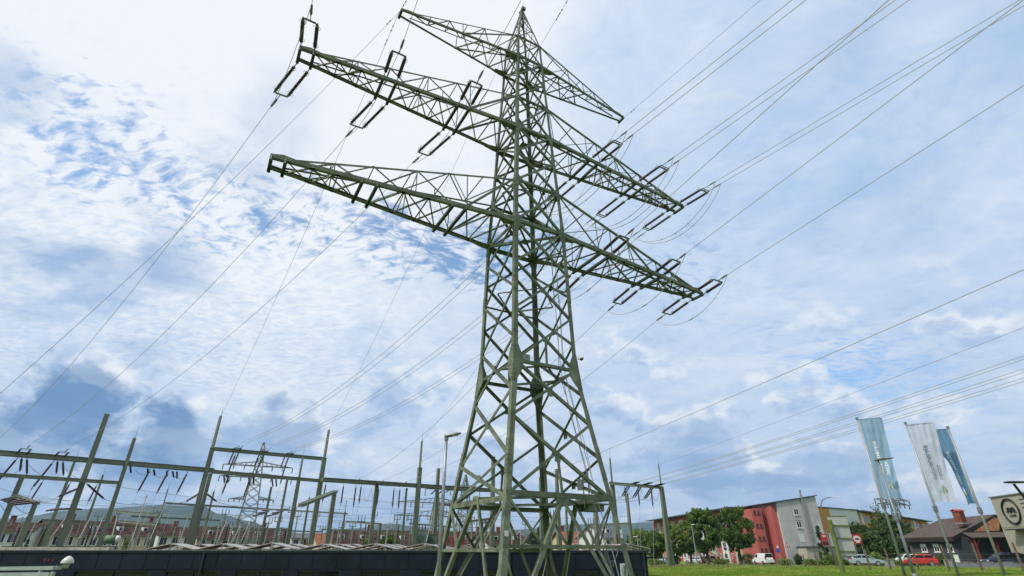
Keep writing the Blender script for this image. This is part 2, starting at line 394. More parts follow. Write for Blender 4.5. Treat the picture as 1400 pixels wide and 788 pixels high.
for ka, kb, nrm in FACES:
    mb = MB(); IN = -nrm
    stag = (ka, kb) in ((0, 1), (2, 3))
    for z0, z1, n, wd in PAN:
        zs = zsplit(z0, z1, n)
        if stag and z0 == 2.05: zs = [2.05, (zs[0] + zs[1]) / 2 + .1, (zs[1] + zs[2]) / 2 + .1, zsplit(8.18, 16.55, 3)[1] * .5 + 4.09]
        if stag and z0 == 8.18: zs = [zsplit(8.18, 16.55, 3)[1] * .5 + 4.09, (zs[1] + zs[2]) / 2, (zs[2] + zs[3]) / 2, 16.55]
        if stag and z0 == 2.05:
            a0, a1, b0, b1 = corner(ka, zs[0]), corner(ka, zs[1]), corner(kb, zs[0]), corner(kb, zs[1])
        for i in range(len(zs) - 1):
            a0, a1, b0, b1 = corner(ka, zs[i]), corner(ka, zs[i + 1]), corner(kb, zs[i]), corner(kb, zs[i + 1])
            sh_ = (b0 - a0).normalized() * .12
            mb.L(a0 + sh_ + nrm * .02, b1 - sh_ + nrm * .02, wd, .012, IN); mb.L(b0 - sh_ + IN * .02, a1 + sh_ + IN * .02, wd, .012, IN, -1)
            # gusset at the crossing
            if z0 < 31: mb.plate([(a0 + b1 + b0 + a1) / 4 + (b0 - a0).normalized() * x * wd * 1.1 + V((0, 0, y * wd * 1.2)) for x, y in ((-1, -1), (1, -1), (1, 1), (-1, 1))], .012, nrm)
            if not stag and i == 0 and z0 in (2.05, 8.18):    # hanger from the crossing to the belt
                x = (a0 + b1 + b0 + a1) / 4; w0 = (b0 - a0).length; w1 = (b1 - a1).length
                x = (a0 + b0) / 2 + ((a1 + b1) / 2 - (a0 + b0) / 2) * (w0 / (w0 + w1))
                mb.L(x, (a0 + b0) / 2, .09, .01, IN)
    for z, wd in ((2.05, .21), (8.18, .16), (16.55, .2), (19.6, .15), (24.18, .18), (26.95, .13), (31.36, .14), (33.55, .11), (21.7, .07), (12.6, .08) if nrm is FACES[2][2] else (29.0, .06)):
        mb.L(corner(ka, z), corner(kb, z), wd, .014, IN)
    # lower storey: inverted V from the belt centre to the feet and a walkway-height belt
    a, b = corner(ka, 2.05), corner(kb, 2.05); mid = (a + b) / 2
    fa, fb = corner(ka, -3.9), corner(kb, -3.9); dn = (b - a).normalized()
    mb.L(mid - dn * .06, fa, .17, .016, IN); mb.L(mid + dn * .06, fb, .17, .016, IN, -1)
    la, lb = corner(ka, .12), corner(kb, .12); tt = (2.05 - .12) / (2.05 + 3.9)
    va = mid.lerp(fa, tt); vb = mid.lerp(fb, tt)
    mb.L(la, lb, .13, .012, IN)
    mb.L(a, va, .10, .012, IN); mb.L(b, vb, .10, .012, IN, -1)
    la2, lb2 = corner(ka, -2.0), corner(kb, -2.0); t2 = 4.05 / 5.95
    mb.L(la, mid.lerp(fa, t2), .09, .01, IN); mb.L(lb, mid.lerp(fb, t2), .09, .01, IN, -1)
    mb.plate([mid + dn * x + V((0, 0, y)) + nrm * .01 for x, y in ((-.35, -.18), (.35, -.18), (.25, .16), (-.25, .16))], .016, nrm)
    obj('face_bracing', mb, steel, pyl)
# horizontal diaphragms
for z, wd in ((2.05, .12), (8.18, .11), (16.55, .13), (19.6, .08), (24.18, .11), (26.95, .07), (31.36, .09), (12.6, .07)):
    mb = MB(); c = [corner(k, z) for k in range(4)]
    m01, m02, m13, m23 = (c[0] + c[1]) / 2, (c[0] + c[2]) / 2, (c[1] + c[3]) / 2, (c[2] + c[3]) / 2
    if z in (16.55, 24.18, 31.36):
        mb.L(c[0], c[3], wd, .012); mb.L(c[1], c[2], wd, .012, None, -1)
        mb.plate([(c[0] + c[3]) / 2 + U3 * x + W3 * y for x, y in ((-.25, -.25), (.25, -.25), (.25, .25), (-.25, .25))], .015, V((0, 0, 1)))
    else:
        for p, q in ((m01, m02), (m02, m23), (m23, m13), (m13, m01)): mb.L(p, q, wd, .012)
    obj('plan_bracing', mb, steel_dk, pyl)
# spire tip
mb = MB(); tp = sp(0, 0, 38.3)
mb.bar(tp - V((0, 0, .3)), tp + V((0, 0, .25)), .16); mb.box(tp + W3 * -.25 + V((0, 0, -.05)), .3, .2, .28, ROT); mb.box(tp + W3 * .2 + V((0, 0, .1)), .18, .3, .12, ROT)
mb.tube([tp, tp + V((.12, 0, 1.0))], .018, 5)
obj('peak_cap', mb, steel_dk, pyl)

# crossarms
CROSS = {}
def crossarm(sgn, z, h, tipS, hwT, pairs, wch, nb):
    mb = MB(); h0 = pw(z) / 2; h1 = pw(z + h) / 2
    hw = lambda s: h0 + (hwT - h0) * (abs(s) - h0) / (tipS - h0)
    B = lambda s, e: sp(sgn * s, e * hw(s), z)
    ext = tipS - .7
    T = lambda s, e: sp(sgn * s, e * (h1 + (hwT * .9 - h1) * (s - h1) / (ext - h1)), z + h + (.22 - h) * (s - h1) / (ext - h1))
    for e in (-1, 1):
        n_ = W3 * -e
        a, b = B(h0, e), B(tipS, e)
        d = (b - a).normalized(); nn = n_ - d * n_.dot(d); nn.normalize()
        mb.prof(a, b, [(0, 0), (wch * .8, 0), (wch * .8, .02), (.02, .02), (.02, wch), (0, wch)], nn, V((0, 0, 1)))
        mb.prof(a + V((0, 0, wch)), b + V((0, 0, wch)), [(0, 0), (wch * .45, 0), (wch * .45, -.02), (0, -.02)], nn, V((0, 0, 1)))
        mb.L(T(h1, e), T(ext, e), wch * .5, .014, n_)
        # side webs
        prev = h0; top = []
        nodes = []
        for (p0, p1) in pairs[:-1] if len(pairs) > 1 else pairs: nodes.append((p0, p1))
        lo = 0
        # strong diagonal to the leg
        mb.L(B(pairs[0][0], e), T(h1, e), wch * .5, .012, n_)
        mb.L(B(pairs[0][0] - .1, e) + V((0, 0, wch)), T(pairs[0][0] - .1, e), .06, .01, n_); mb.L(B(pairs[0][0] - .3, e), T(pairs[0][0] + .75, e), .06, .01, n_) if len(pairs) > 1 else None
        for i in range(len(pairs) - 1):
            s0, s1 = pairs[i][1], pairs[i + 1][0]; sm = (s0 + s1) / 2
            if i == len(pairs) - 2: sm = s0 + (s1 - s0) * .38
            mb.L(B(s0, e), T(sm, e), wch * .42, .012, n_); mb.L(B(sm + (sm - s0) * .95 if i == len(pairs) - 2 else s1, e), T(sm, e), wch * .42, .012, n_, -1)
            mb.L(B(sm, e), T(sm, e), .055, .01, n_); mb.L(B(sm + .35, e), T(sm, e), .05, .01, n_, -1)
            mb.L(B((s0 + sm) / 2, e), (B(s0, e) + T(sm, e)) / 2, .05, .008, n_)
    # bottom plane lacing
    st_ = [h0] + [x for p in pairs for x in p]
    for i in range(0, len(st_) - 1, 2):
        a, b = st_[i], st_[i + 1]; n = max(1, round((b - a) / nb))
        for j in range(n):
            s0 = a + (b - a) * j / n; s1 = a + (b - a) * (j + 1) / n
            mb.L(B(s0, -1), B(s1, 1), .075, .01, V((0, 0, 1))); mb.L(B(s0, 1), B(s1, -1), .075, .01, V((0, 0, 1)), -1)
            if j: mb.L(B(s0, -1), B(s0, 1), .06, .01)
    # top plane and inner frames
    n = 6
    for j in range(n):
        s0 = h1 + (ext - h1) * j / n; s1 = h1 + (ext - h1) * (j + 1) / n; e = 1 if j % 2 else -1
        mb.L(T(s0, e), T(s1, -e), .055, .008, V((0, 0, 1)))
        if j: mb.L(T(s0, -1), T(s0, 1), .05, .008); mb.L(B(s0, -1), T(s0, 1), .05, .008)
    # gussets where the chords meet the legs, and at the tip
    for e in (-1, 1):
        for (s0, s1, hh) in ((h0 - .6, h0 + .95, wch * 1.35),):
            a, b, c, d2 = [sp(sgn * x, e * (h0 if x < h0 else hw(x)), z) for x in (s0, h0 - .25, h0 + .35, s1)]
            mb.plate([a + V((0, 0, wch * .5)), b - V((0, 0, wch * .3)), c - V((0, 0, wch * .3)), d2 + V((0, 0, 0)), d2 + V((0, 0, wch)), b + V((0, 0, hh))], .05, W3)
            # knee plates in the bottom plane
            mb.plate([sp(sgn * (h0 - .15), e * (h0 + .03), z - .01), sp(sgn * (h0 + .95), e * hw(h0 + .95), z - .01), sp(sgn * (h0 + .8), e * (hw(h0 + .8) - .28), z - .01), sp(sgn * (h0 - .15), e * (h0 - .5), z - .01)], .018, V((0, 0, 1)))
        mb.plate([sp(sgn * (tipS - 1.05), e * (hw(tipS - 1.05) + .012), z + .01), sp(sgn * (tipS - .05), e * (hwT + .012), z + .01), sp(sgn * (tipS - .05), e * (hwT + .012), z + wch * .9), sp(sgn * (tipS - .55), e * (hw(tipS - .55) + .012), z + wch * 1.35), sp(sgn * (tipS - 1.05), e * (hw(tipS - 1.05) + .012), z + wch)], .02, W3)
    arm = obj('crossarm', mb, steel, pyl)
    for p in pairs:
        for s in p:
            if len(pairs) == 1 and s == pairs[0][0]: continue
            m2 = MB(); e0 = hw(s) + (.10 if s < tipS - 1.2 else .05)
            d_ = V((0, 0, 1))
            m2.prof(sp(sgn * s - .08, -e0, z - .012), sp(sgn * s - .08, e0, z - .012), [(0, 0), (.16, 0), (.16, .02), (.03, .02), (.03, .15), (0, .15)], U3, -d_)
            m2.prof(sp(sgn * s + .05, -e0, z - .012), sp(sgn * s + .05, e0, z - .012), [(0, .021), (.03, .021), (.03, .15), (0, .15)], U3, -d_)
            for e in (-1, 1): m2.bar(sp(sgn * s, e * e0 - .03 * e, z - .17), sp(sgn * s, e * e0 - .03 * e, z + .10), .11, .07)
            obj('cross_beam', m2, steel_dk, arm)
            CROSS[(z, sgn, s)] = e0
PR = [(4.6, 5.32), (9.32, 10.05), (13.75, 14.6)]
for sgn in (-1, 1):
    crossarm(sgn, 16.5, 3.10, 14.6 if sgn > 0 else 14.3, .48, PR if sgn > 0 else [(4.6, 5.32), (9.32, 10.05), (13.6, 14.22)], .23, 1.35)
    crossarm(sgn, 24.12, 2.84, 14.38, .46, [(4.6, 5.32), (9.1, 9.85), (13.6, 14.3)], .21, 1.35)
    crossarm(sgn, 31.28, 2.28, 9.35, .27, [(5.2, 9.3)], .14, 1.25)

# fittings on the pylon
def on_leg(k, z, s=0, t=0): return corner(k, z) + U3 * s + W3 * t
mb = MB(); c = at(855, 779, 24.6 + 3.2)
def plate_at(px, py, Y, w_, h_, m, name, parent, nrm=None):
    mb = MB(); c = at(px, py, Y); n_ = nrm or V((0, -1, 0)); x = V((0, 0, 1)).cross(n_).normalized()
    z = V((0, 0, 1)); mb.plate([c + x * a * w_ / 2 + z * b * h_ / 2 for a, b in ((-1, -1), (1, -1), (1, 1), (-1, 1))], .008, n_)
    return obj(name, mb, m, parent), c, x
nF = (-W3).normalized(); signs_c = corner(2, -.5)
yC = lambda z: corner(2, z).y
yA = lambda z: corner(0, z).y
plate_at(692.5, 729.5, yA(.7) - .05, .17, .2, white, 'number_plate', pyl, nF)
plate_at(849, 727, yC(.8) - .1, .13, .18, white, 'number_plate', pyl, nF)
plate_at(850, 733.5, yC(.6) - .1, .13, .15, white, 'number_plate', pyl, nF)
sg, c, x = plate_at(853, 779, yC(-.8) - .18, .38, .46, white, 'warning_sign', pyl, nF)
mb = MB(); z = V((0, 0, 1)); o_ = nF * .01
tri = [c + o_ + x * a * .12 + z * b for a, b in ((-1, -.04), (1, -.04), (0, .17))]
for i in range(3): mb.bar(tri[i], tri[(i + 1) % 3], .004, .025, nF)
mb.bar(c + o_ + z * .11, c + o_ + z * .04 + x * .02, .004, .02); mb.bar(c + o_ + z * .04 + x * .02, c + o_ + z * -.01 - x * .01, .004, .015)
for k in range(3): mb.bar(c + o_ - x * .11 - z * (.08 + k * .035), c + o_ + x * .11 - z * (.08 + k * .035), .004, .014, nF)
obj('warning_symbol', mb, black, sg)
mb = MB(); mb.plate([c + x * a * .19 + z * b for a, b in ((-1, -.25), (1, -.25), (1, -.33), (-1, -.33))], .008, nF); obj('number_plate', mb, white, pyl)

# camera, antennas, cables fixed to the pylon
cam_p = at(795, 491, corner(2, 8.7).y - .1)
t_ = thing('dome_camera', 'small white dome camera bolted to the right leg above the upper belt', 'camera', cam_p)
mb = MB(); mb.tube([cam_p + V((-.16, 0, .1)), cam_p + V((0, 0, .13))], .05, 8); mb.box(cam_p + V((-.14, 0, .08)), .1, .14, .2); obj('bracket', mb, white, t_)
mb = MB(); mb.tube([cam_p + V((0, 0, .16)), cam_p + V((0, 0, .12)), cam_p + V((0, 0, .0))], [.05, .11, .115], 14); obj('housing', mb, white, t_, True)
mb = MB(); mb.tube([cam_p + V((0, 0, 0)), cam_p + V((0, 0, -.05)), cam_p + V((0, 0, -.09))], [.095, .08, .03], 14); obj('dome', mb, black, t_, True)
for px, py, hh, nm, lab in ((793, 663, .50, 'panel_antenna', 'lower of the two grey panel antennas inside the lower belt'), (799.5, 653, .50, 'panel_antenna', 'upper of the two grey panel antennas inside the lower belt')):
    p = at(px, py, 26.6); t_ = thing(nm, lab, 'antenna', p, 'panel antennas in the pylon')
    mb = MB()
    for a in (0,): mb.prof(p - V((0, 0, hh / 2)), p + V((0, 0, hh / 2)), [(-.13, -.05), (-.10, -.09), (.10, -.09), (.13, -.05), (.13, .05), (-.13, .05)], V((1, 0, 0)), V((0, 1, 0)))
    obj('radome', mb, mat('antenna_grey', (.30, .30, .28), .6), t_)
    mb = MB(); mb.tube([p + V((.17, .08, -1.0)), p + V((.17, .08, .35))], .03, 6); mb.bar(p + V((0, .05, 0)), p + V((.17, .08, 0)), .04); obj('mounting_tube', mb, galv, t_)
p = at(808, 690, 27.6)
t_ = thing('equipment_platform', 'green boxed equipment tray resting on the lower belt of the pylon', 'platform', p)
mb = MB(); mb.box(p, 1.5, 1.1, .06, ROT); mb.box(p + V((0, 0, -.18)), 1.0, .8, .3, ROT); obj('tray', mb, steel, t_)
mb = MB(); mb.box(p + V((-.3, 0, .22)), .75, .5, .34, ROT); obj('cabinet', mb, mat('antenna_grey', (.3, .3, .28)), t_)
p = at(720, 490, 27.5)
t_ = thing('junction_box', 'small grey box with thin aerial rods on the upper belt', 'equipment box', p)
mb = MB(); mb.box(p, .3, .25, .38, ROT); obj('housing', mb, mat('antenna_grey', (.3, .3, .28)), t_)
mb = MB()
for k in range(4): mb.tube([p + V((.15, 0, .05 * k - .05)), p + V((.75, .1, .12 * k - .15))], .008, 4)
mb.tube([p + V((-.3, .1, -.2)), p + V((.8, .1, -.2))], .02, 4); obj('aerial', mb, galv, t_)
for j, (off, zt) in enumerate(((-.55, 28), (-.75, 22), (-.42, 33), (-.62, 17))):
    mb = MB(); z = -3.8; pts = []
    while z < zt:
        c = corner(2, z); pts.append(c + U3 * (off + .03 * sin(z * 1.7 + j)) + W3 * (.35 + .05 * sin(z + j * 2) + .1 * j)); z += .7
    mb.tube(pts, .016, 5); z = 0
    o = obj('feeder_cable', mb, (alu, wire_dk)[j % 2], None)
    tag(o, ['loose grey feeder cable running up inside the right leg to the middle crossarm', 'dark feeder cable beside the right leg ending under the middle crossarm', 'longest grey cable climbing beside the right leg to the spire', 'short dark cable ending at the lower crossarm beside the right leg'][j], 'cable', 'feeder cables by the right leg')
mb = MB()
for k in range(7): 
    a = at(822 + 2.2 * k, 757, 26); pts = [at(822 + k, 744, 26) + V((0, .1 * k, 0))]
    mb.tube([at(822, 740 + k, 25.6), at(828 + k * 2, 765 + k, 25.8), at(838 + k, 775 - 3 * k, 26), at(845, 752 + k, 26.2)], .012, 4)
    if k > 2: break
tag(obj('coiled_cable', mb, wire_dk), 'looped slack cable tied low on the right leg brace', 'cable')

# ------------------------------------------------------------------ insulator strings and conductors
def shed_profile(a, b, r0, r1, n):
    pts = []; rr = []
    for i in range(n):
        for f, r in ((.1, r0), (.35, r1), (.5, r1 * .95), (.9, r0)):
            pts.append(a.lerp(b, (i + f) / n)); rr.append(r)
    return pts, rr
GOLD = {}
def string(pa, pb, d, label, twin=False, grp='', nm='insulator_string', Lr=1.75, scale=1.0, link=.32, closed=True):
    """two parallel insulators from pa and pb running along d, joined by a yoke; returns clamp points"""
    d = d.normalized(); root = thing(nm, label, 'insulator', (pa + pb) / 2, grp)
    ends = []; horn = MB(); hw_ = MB()
    side = (pb - pa).normalized()
    for p in (pa, pb):
        a = p + d * link * scale; b = a + d * Lr * scale
        pts, rr = shed_profile(a, b, .075 * scale, .105 * scale, 16)
        mb = MB(); mb.tube(pts, rr, 8); obj('insulator_rod', mb, porc, root, True)
        hw_.bar(p, a, .05 * scale); hw_.bar(a - d * .04, a + d * .06, .13 * scale); hw_.bar(b - d * .06, b + d * .08, .13 * scale)
        up = V((0, 0, 1))
        for q, sg_ in ((a, 1), (b, -1)):
            ring = [q + d * .1 * sg_ + side * cos(x) * .17 * scale + up * sin(x) * .17 * scale for x in [i * pi / 5 for i in range(8)]]
            horn.tube(ring, .011 * scale, 4)
        horn.tube([b, b + up * .3 * scale - d * .05, b + up * .38 * scale - d * .16], .012 * scale, 4); 
        e = b + d * .1 * scale; ends.append(e)
    e0, e1 = ends; mid = (e0 + e1) / 2
    clamps = []
    ym = MB()
    if twin:
        ym.bar(e0 - side * .06, e1 + side * .06, .10 * scale, .05, d); ym.bar(e0 + d * .16 - side * .02, e1 + d * .16 + side * .02, .05, .05, d)
        ym.bar(e0, e0 + d * .18, .05); ym.bar(e1, e1 + d * .18, .05)
        for q in (mid - side * .27 * scale, mid + side * .27 * scale):
            q = q + d * .18; cl = q + d * 1.05 * scale
            hw_.bar(q, q + d * .45, .035); hw_.tube([q + d * .45, q + d * .6, cl - d * .2, cl], [.03, .055, .055, .03], 6); clamps.append(cl)
            horn.tube([q + d * .2, q + d * .5 - V((0, 0, .22))], .012, 4)
    else:
        k = .12 * scale
        ym.bar(e0, e0 + d * .04 + side * k, .05 * scale); ym.bar(e1, e1 + d * .04 - side * k, .05 * scale)
        ym.bar(e0 + side * k * .5 + d * .06, e1 - side * k * .5 + d * .06, .06 * scale, .08 * scale, d)
        ym.bar(e0 - d * .05, e0 + d * .1, .06 * scale); ym.bar(e1 - d * .05, e1 + d * .1, .06 * scale)
        q = mid + d * .1; cl = q + d * .95 * scale
        hw_.bar(q, q + d * .3 * scale, .04); hw_.tube([q + d * .3 * scale, q + d * .4 * scale, cl - d * .1, cl], [.035, .07 * scale, .06 * scale, .03], 7); clamps.append(cl)
    obj('yoke', ym, steel_dk, root); obj('fittings', hw_, galv_dull, root); obj('arcing_horns', horn, galv_dull, root)
    return clamps
def cat(a, b, sag, n=24):
    return [a.lerp(b, i / n) - V((0, 0, 4 * sag * (i / n) * (1 - i / n))) for i in range(n + 1)]
def wire(a, b, sag, r, label, grp, m=None, nm='conductor', n=24):
    mb = MB(); mb.tube(cat(a, b, sag, n), r, 5); return tag(obj(nm, mb, m or alu), label, 'power line' if nm == 'conductor' else 'cable', grp)
def beyond(P0, px, py, dz, L=90):      # a wire from P0 that passes the direction of a pixel at height P0.z+dz, and goes on
    q = atz(px, py, P0.z + dz); return P0 + (q - P0) * (L / (q - P0).length)
POS = ['innermost', 'middle', 'outermost']
G_LEFT = [(-15, 617, 8), (29, 621, 8), (80, 625, 8)]          # anchor points on the left gantry, outermost first
G_HIGH = [(320, 617, 11), (356, 620.5, 11), (391, 623.5, 11)]
G_LOW = [(486, 660.5, 7.9), (517, 662.8, 7.7), (547, 664.8, 7.5)]
mids = {-1: [(4.6, 5.32), (9.1, 9.85), (13.6, 14.3)], 1: [(4.6, 5.32), (9.1, 9.85), (13.6, 14.3)]}
anch = {}
# middle crossarm, left side: single conductors
exitsL = {2: (427, 0, 0), 1: (571, 0, 0), 0: (712.5, 0, 0)}
for i in range(3):
    s0, s1 = mids[-1][i]; z = 24.12 - .07; e = CROSS[(24.12, -1, s0)]
    px, py, zz = G_LEFT[2 - i]; g = atz(px, py, zz)
    for side, nm_ in ((1, 'back'), (-1, 'front')):
        pa, pb = sp(-s0, side * e, z), sp(-s1, side * e, z)
        if side > 0: tgt = g; d = (tgt - pa).normalized() + V((0, 0, -.06))
        else:
            q = atz(exitsL[i][0], exitsL[i][1], z - .1); d = (q - (pa + pb) / 2)
        cl = string(pa, pb, d, f'dark insulator pair on the {POS[i]} place of the left middle crossarm, {"sloping down" if side > 0 else "pointing up"}', False, 'insulator pairs on the middle crossarm', Lr=1.75 if side > 0 else 1.35, link=.3 if side > 0 else .42)
        anch[('mL', i, side)] = cl
        if side > 0: wire(cl[0], g + (cl[0] - g).normalized() * 2.2 + V((0, 0, .1)), 2.3, .016, f'thin conductor from the {POS[i]} down-sloping insulators of the left middle crossarm', 'conductors from the left middle crossarm')
        else: wire(cl[0], cl[0] + d.normalized() * 70, 0.1, .016, f'thin conductor leaving overhead from the {POS[i]} front insulator of the left middle crossarm', 'conductors from the left middle crossarm')
    a, b = anch[('mL', i, -1)][0], anch[('mL', i, 1)][0]
    mb = MB(); dd = (b - a); mb.tube(cat(a - V((0, 0, .05)), b, 1.5, 18), .014, 5)
    tag(obj('jumper_cable', mb, wire_dk), f'slack jumper cable looping under the {POS[i]} place of the left middle crossarm', 'cable', 'jumper cables')
# middle crossarm, right side: twin conductors
exR = [((1083, 0), (1096, 0)), ((1215, 0), (1245, 0)), ((1382, 0), (1400, 8))]
for i in range(3):
    s0, s1 = mids[1][i]; z = 24.12 - .07; e = CROSS[(24.12, 1, s0)]
    g = atz(*G_HIGH[i])
    for side in (1, -1):
        pa, pb = sp(s0, side * e, z), sp(s1, side * e, z)
        if side > 0: d = (g - pa).normalized() + V((0, 0, -.05))
        else:
            q = atz((exR[i][0][0] + exR[i][1][0]) / 2, (exR[i][0][1] + exR[i][1][1]) / 2, z - .4); d = (q - (pa + pb) / 2)
        cl = string(pa, pb, d, f'dark insulator pair on the {POS[i]} place of the right middle crossarm, {"sloping down left" if side > 0 else "rising right"}', True, 'insulator pairs on the middle crossarm')
        anch[('mR', i, side)] = cl
        for j, c in enumerate(cl):
            nb_ = ('left', 'right')[j]
            if side > 0: wire(c, g + U3 * (j - .5) * .5 + (c - g).normalized() * 2.6 + V((0, 0, .1)), 2.6, .021, f'{nb_} wire of the {POS[i]} twin conductor falling to the high gantry on the left', 'twin conductors of the right middle crossarm')
            else: wire(c, c + d.normalized() * 80, .2, .021, f'{nb_} wire of the {POS[i]} twin conductor rising right from the middle crossarm', 'twin conductors of the right middle crossarm')
    for j in range(2):
        a, b = anch[('mR', i, -1)][j], anch[('mR', i, 1)][j]; dn = (b - a).normalized()
        pts = [a + dn * (b - a).length * (k / 20) - V((0, 0, 2.1 * (1 - (2 * k / 20 - 1) ** 2) ** .8)) for k in range(21)]
        mb = MB(); mb.tube(pts, .02, 6)
        for k in (7, 10, 13): mb.tube([pts[k] - dn * .08, pts[k] + dn * .08], .035, 6)
        tag(obj('jumper_cable', mb, alu), f'{("left", "right")[j]} cable of the twin jumper loop under the {POS[i]} place of the right middle crossarm', 'cable', 'jumper cables')
# lower crossarm, right side: single conductors, trapezoid yokes
exLow = [(1210, 0, .15), (1392, 0, .0), (1400, 112, -.6)]
for i in range(3):
    s0, s1 = PR[i]; z = 16.5 - .07; e = CROSS[(16.5, 1, s0)]
    g = atz(*G_LOW[i])
    for side in (1, -1):
        pa, pb = sp(s0, side * e, z), sp(s1, side * e, z)
        if side > 0: d = (g - pa).normalized() + V((0, 0, -.04))
        else: q = atz(exLow[i][0], exLow[i][1], z + exLow[i][2]); d = (q - (pa + pb) / 2)
        cl = string(pa, pb, d, f'dark insulator pair on the {POS[i]} place of the right lower crossarm, {"sloping down left" if side > 0 else "rising right"}', False, 'insulator pairs on the lower crossarm', Lr=1.5)
        anch[('lR', i, side)] = cl
        if side > 0: wire(cl[0], g + (cl[0] - g).normalized() * 1.6 + V((0, 0, .1)), 1.6, .017, f'single conductor from the {POS[i]} place of the right lower crossarm falling to the middle gantry', 'single conductors of the lower crossarm')
        else: wire(cl[0], cl[0] + d.normalized() * 80, .2, .017, f'single conductor rising right from the {POS[i]} front insulators of the right lower crossarm', 'single conductors of the lower crossarm')
    a, b = anch[('lR', i, -1)][0], anch[('lR', i, 1)][0]
    pts = [a.lerp(b, k / 20) - V((0, 0, 1.5 * (1 - (2 * k / 20 - 1) ** 2) ** .8)) for k in range(21)]
    mb = MB(); mb.tube(pts, .018, 6); mb.tube([pts[10], pts[11]], .04, 6)
    tag(obj('jumper_cable', mb, alu), f'single jumper cable looping under the {POS[i]} place of the right lower crossarm', 'cable', 'jumper cables')
# earth wires
TL, TR, AP = sp(-9.4, 0, 31.3), sp(9.4, 0, 31.3), sp(0, 0, 38.2)
EW = 'earth wires of the pylon'
def dampers(a, b, ks, parent=None):
    mb = MB(); d = (b - a).normalized()
    for k in ks:
        q = a + d * k - V((0, 0, .06)); mb.tube([q - d * .2, q - d * .12], .045, 6); mb.tube([q + d * .12, q + d * .2], .045, 6); mb.tube([q - d * .2, q + d * .2], .014, 4)
    return mb
def earth(a, b, sag, label, ks=()):
    o = wire(a, b, sag, .0125, label, EW, wire_dk, 'earth_wire')
    if ks: obj('damper', dampers(a, b, ks), wire_dk, o)
    return o
q = atz(0, 530, 7.5); e_ = TL + (q - TL) * 1.15; earth(TL, e_, 1.2, 'earth wire falling from the left top crossarm tip out of the left edge', (1.0,))
earth(TL, at(302, 569, 58.7), 1.5, 'earth wire from the left top crossarm tip down to a stepped spiked post', (1.1, 2.1))
q = atz(556, 0, 31.3); earth(TL, TL + (q - TL).normalized() * 70, 0, 'earth wire going overhead from the left top crossarm tip', (.8,))
earth(AP, at(449.8, 588, 68), 1.5, 'earth wire falling from the spire to the tall stepped post right of the high gantry')
c33 = corner(2, 33.6); q = atz(776, 0, 33.6); earth(c33, c33 + (q - c33).normalized() * 70, 0, 'earth wire leaving upward right of the spire with dampers on it', (2.6, 3.1, 4.0, 4.5))
q = atz(1040, 0, 31.3); earth(TR, TR + (q - TR).normalized() * 80, 0, 'earth wire rising right from the right top crossarm tip', (1.2,))
earth(TR, at(577, 603, 74), 2.0, 'earth wire from the right top crossarm tip to the stepped post behind the grey lamp')
# ------------------------------------------------------------------ substation posts and gantries
def gpost_(px, py, Y, w0, w1, label, spike=0, step=None, I_=True, pair=False, name='gantry_post', grp='steel posts of the substation'):
    top = at(px, py, Y); bz = ground_z(top.x, top.y); base = V((top.x, top.y, bz)); t = thing(name, label, 'post', base, grp)
    rot = V((U3.x, U3.y, 0)); mb = MB(); sh = None
    zt = top.z if step is None else at(px, step, Y).z
    def shaft(mb, a, b, w0, w1):
        mb.bar(a, b, w0, w0 * .92, V((-U3.y, U3.x, 0)), w1, w1 * .92)
        for e in (-1, 1):    # flange edges
            f0 = U3 * e * w0 * .5; f1 = U3 * e * w1 * .5
            mb.bar(a + f0, b + f1, w0 * 1.12, .035, U3, w1 * 1.12, .035)
    if pair:
        off = U3 * w0 * .75
        shaft(mb, base - off, V((top.x, top.y, zt)) - U3 * w1 * .5, w0, w1); shaft(mb, base + off, V((top.x, top.y, zt)) + U3 * w1 * .5, w0, w1)
        z = bz + .8
        while z < zt: mb.bar(V((top.x, top.y, z)) - off, V((top.x, top.y, z)) + off, .06, .12); z += 1.3
    else: shaft(mb, base, V((top.x, top.y, zt)), w0, w1)
    mb.box(V((top.x, top.y, zt)), w1 * 1.25 * (1.8 if pair else 1), w1 * 1.2, .06, ROT)
    z = bz + 2
    while z < zt - .2: mb.bar(V((top.x, top.y, z)) - U3 * w1 * .5, V((top.x, top.y, z)) - U3 * (w1 * .5 + .14), .025); z += .45
    obj('shaft', mb, gpost, t)
    if step is not None:
        mb = MB(); mb.bar(V((top.x, top.y, zt)), top, w1 * .62, w1 * .6, None, w1 * .5, w1 * .5)
        z = zt + .3
        while z < top.z - .1: mb.bar(V((top.x, top.y, z)), V((top.x, top.y, z)) - U3 * (w1 * .3 + .13), .025); z += .42
        obj('upper_shaft', mb, gpost, t)
    if spike: mb = MB(); mb.tube([top, top + V((.03, 0, spike * .15)), top + V((0, 0, spike))], [.05, .022, .008], 6); obj('lightning_spike', mb, galv_dull, t)
    return t, top
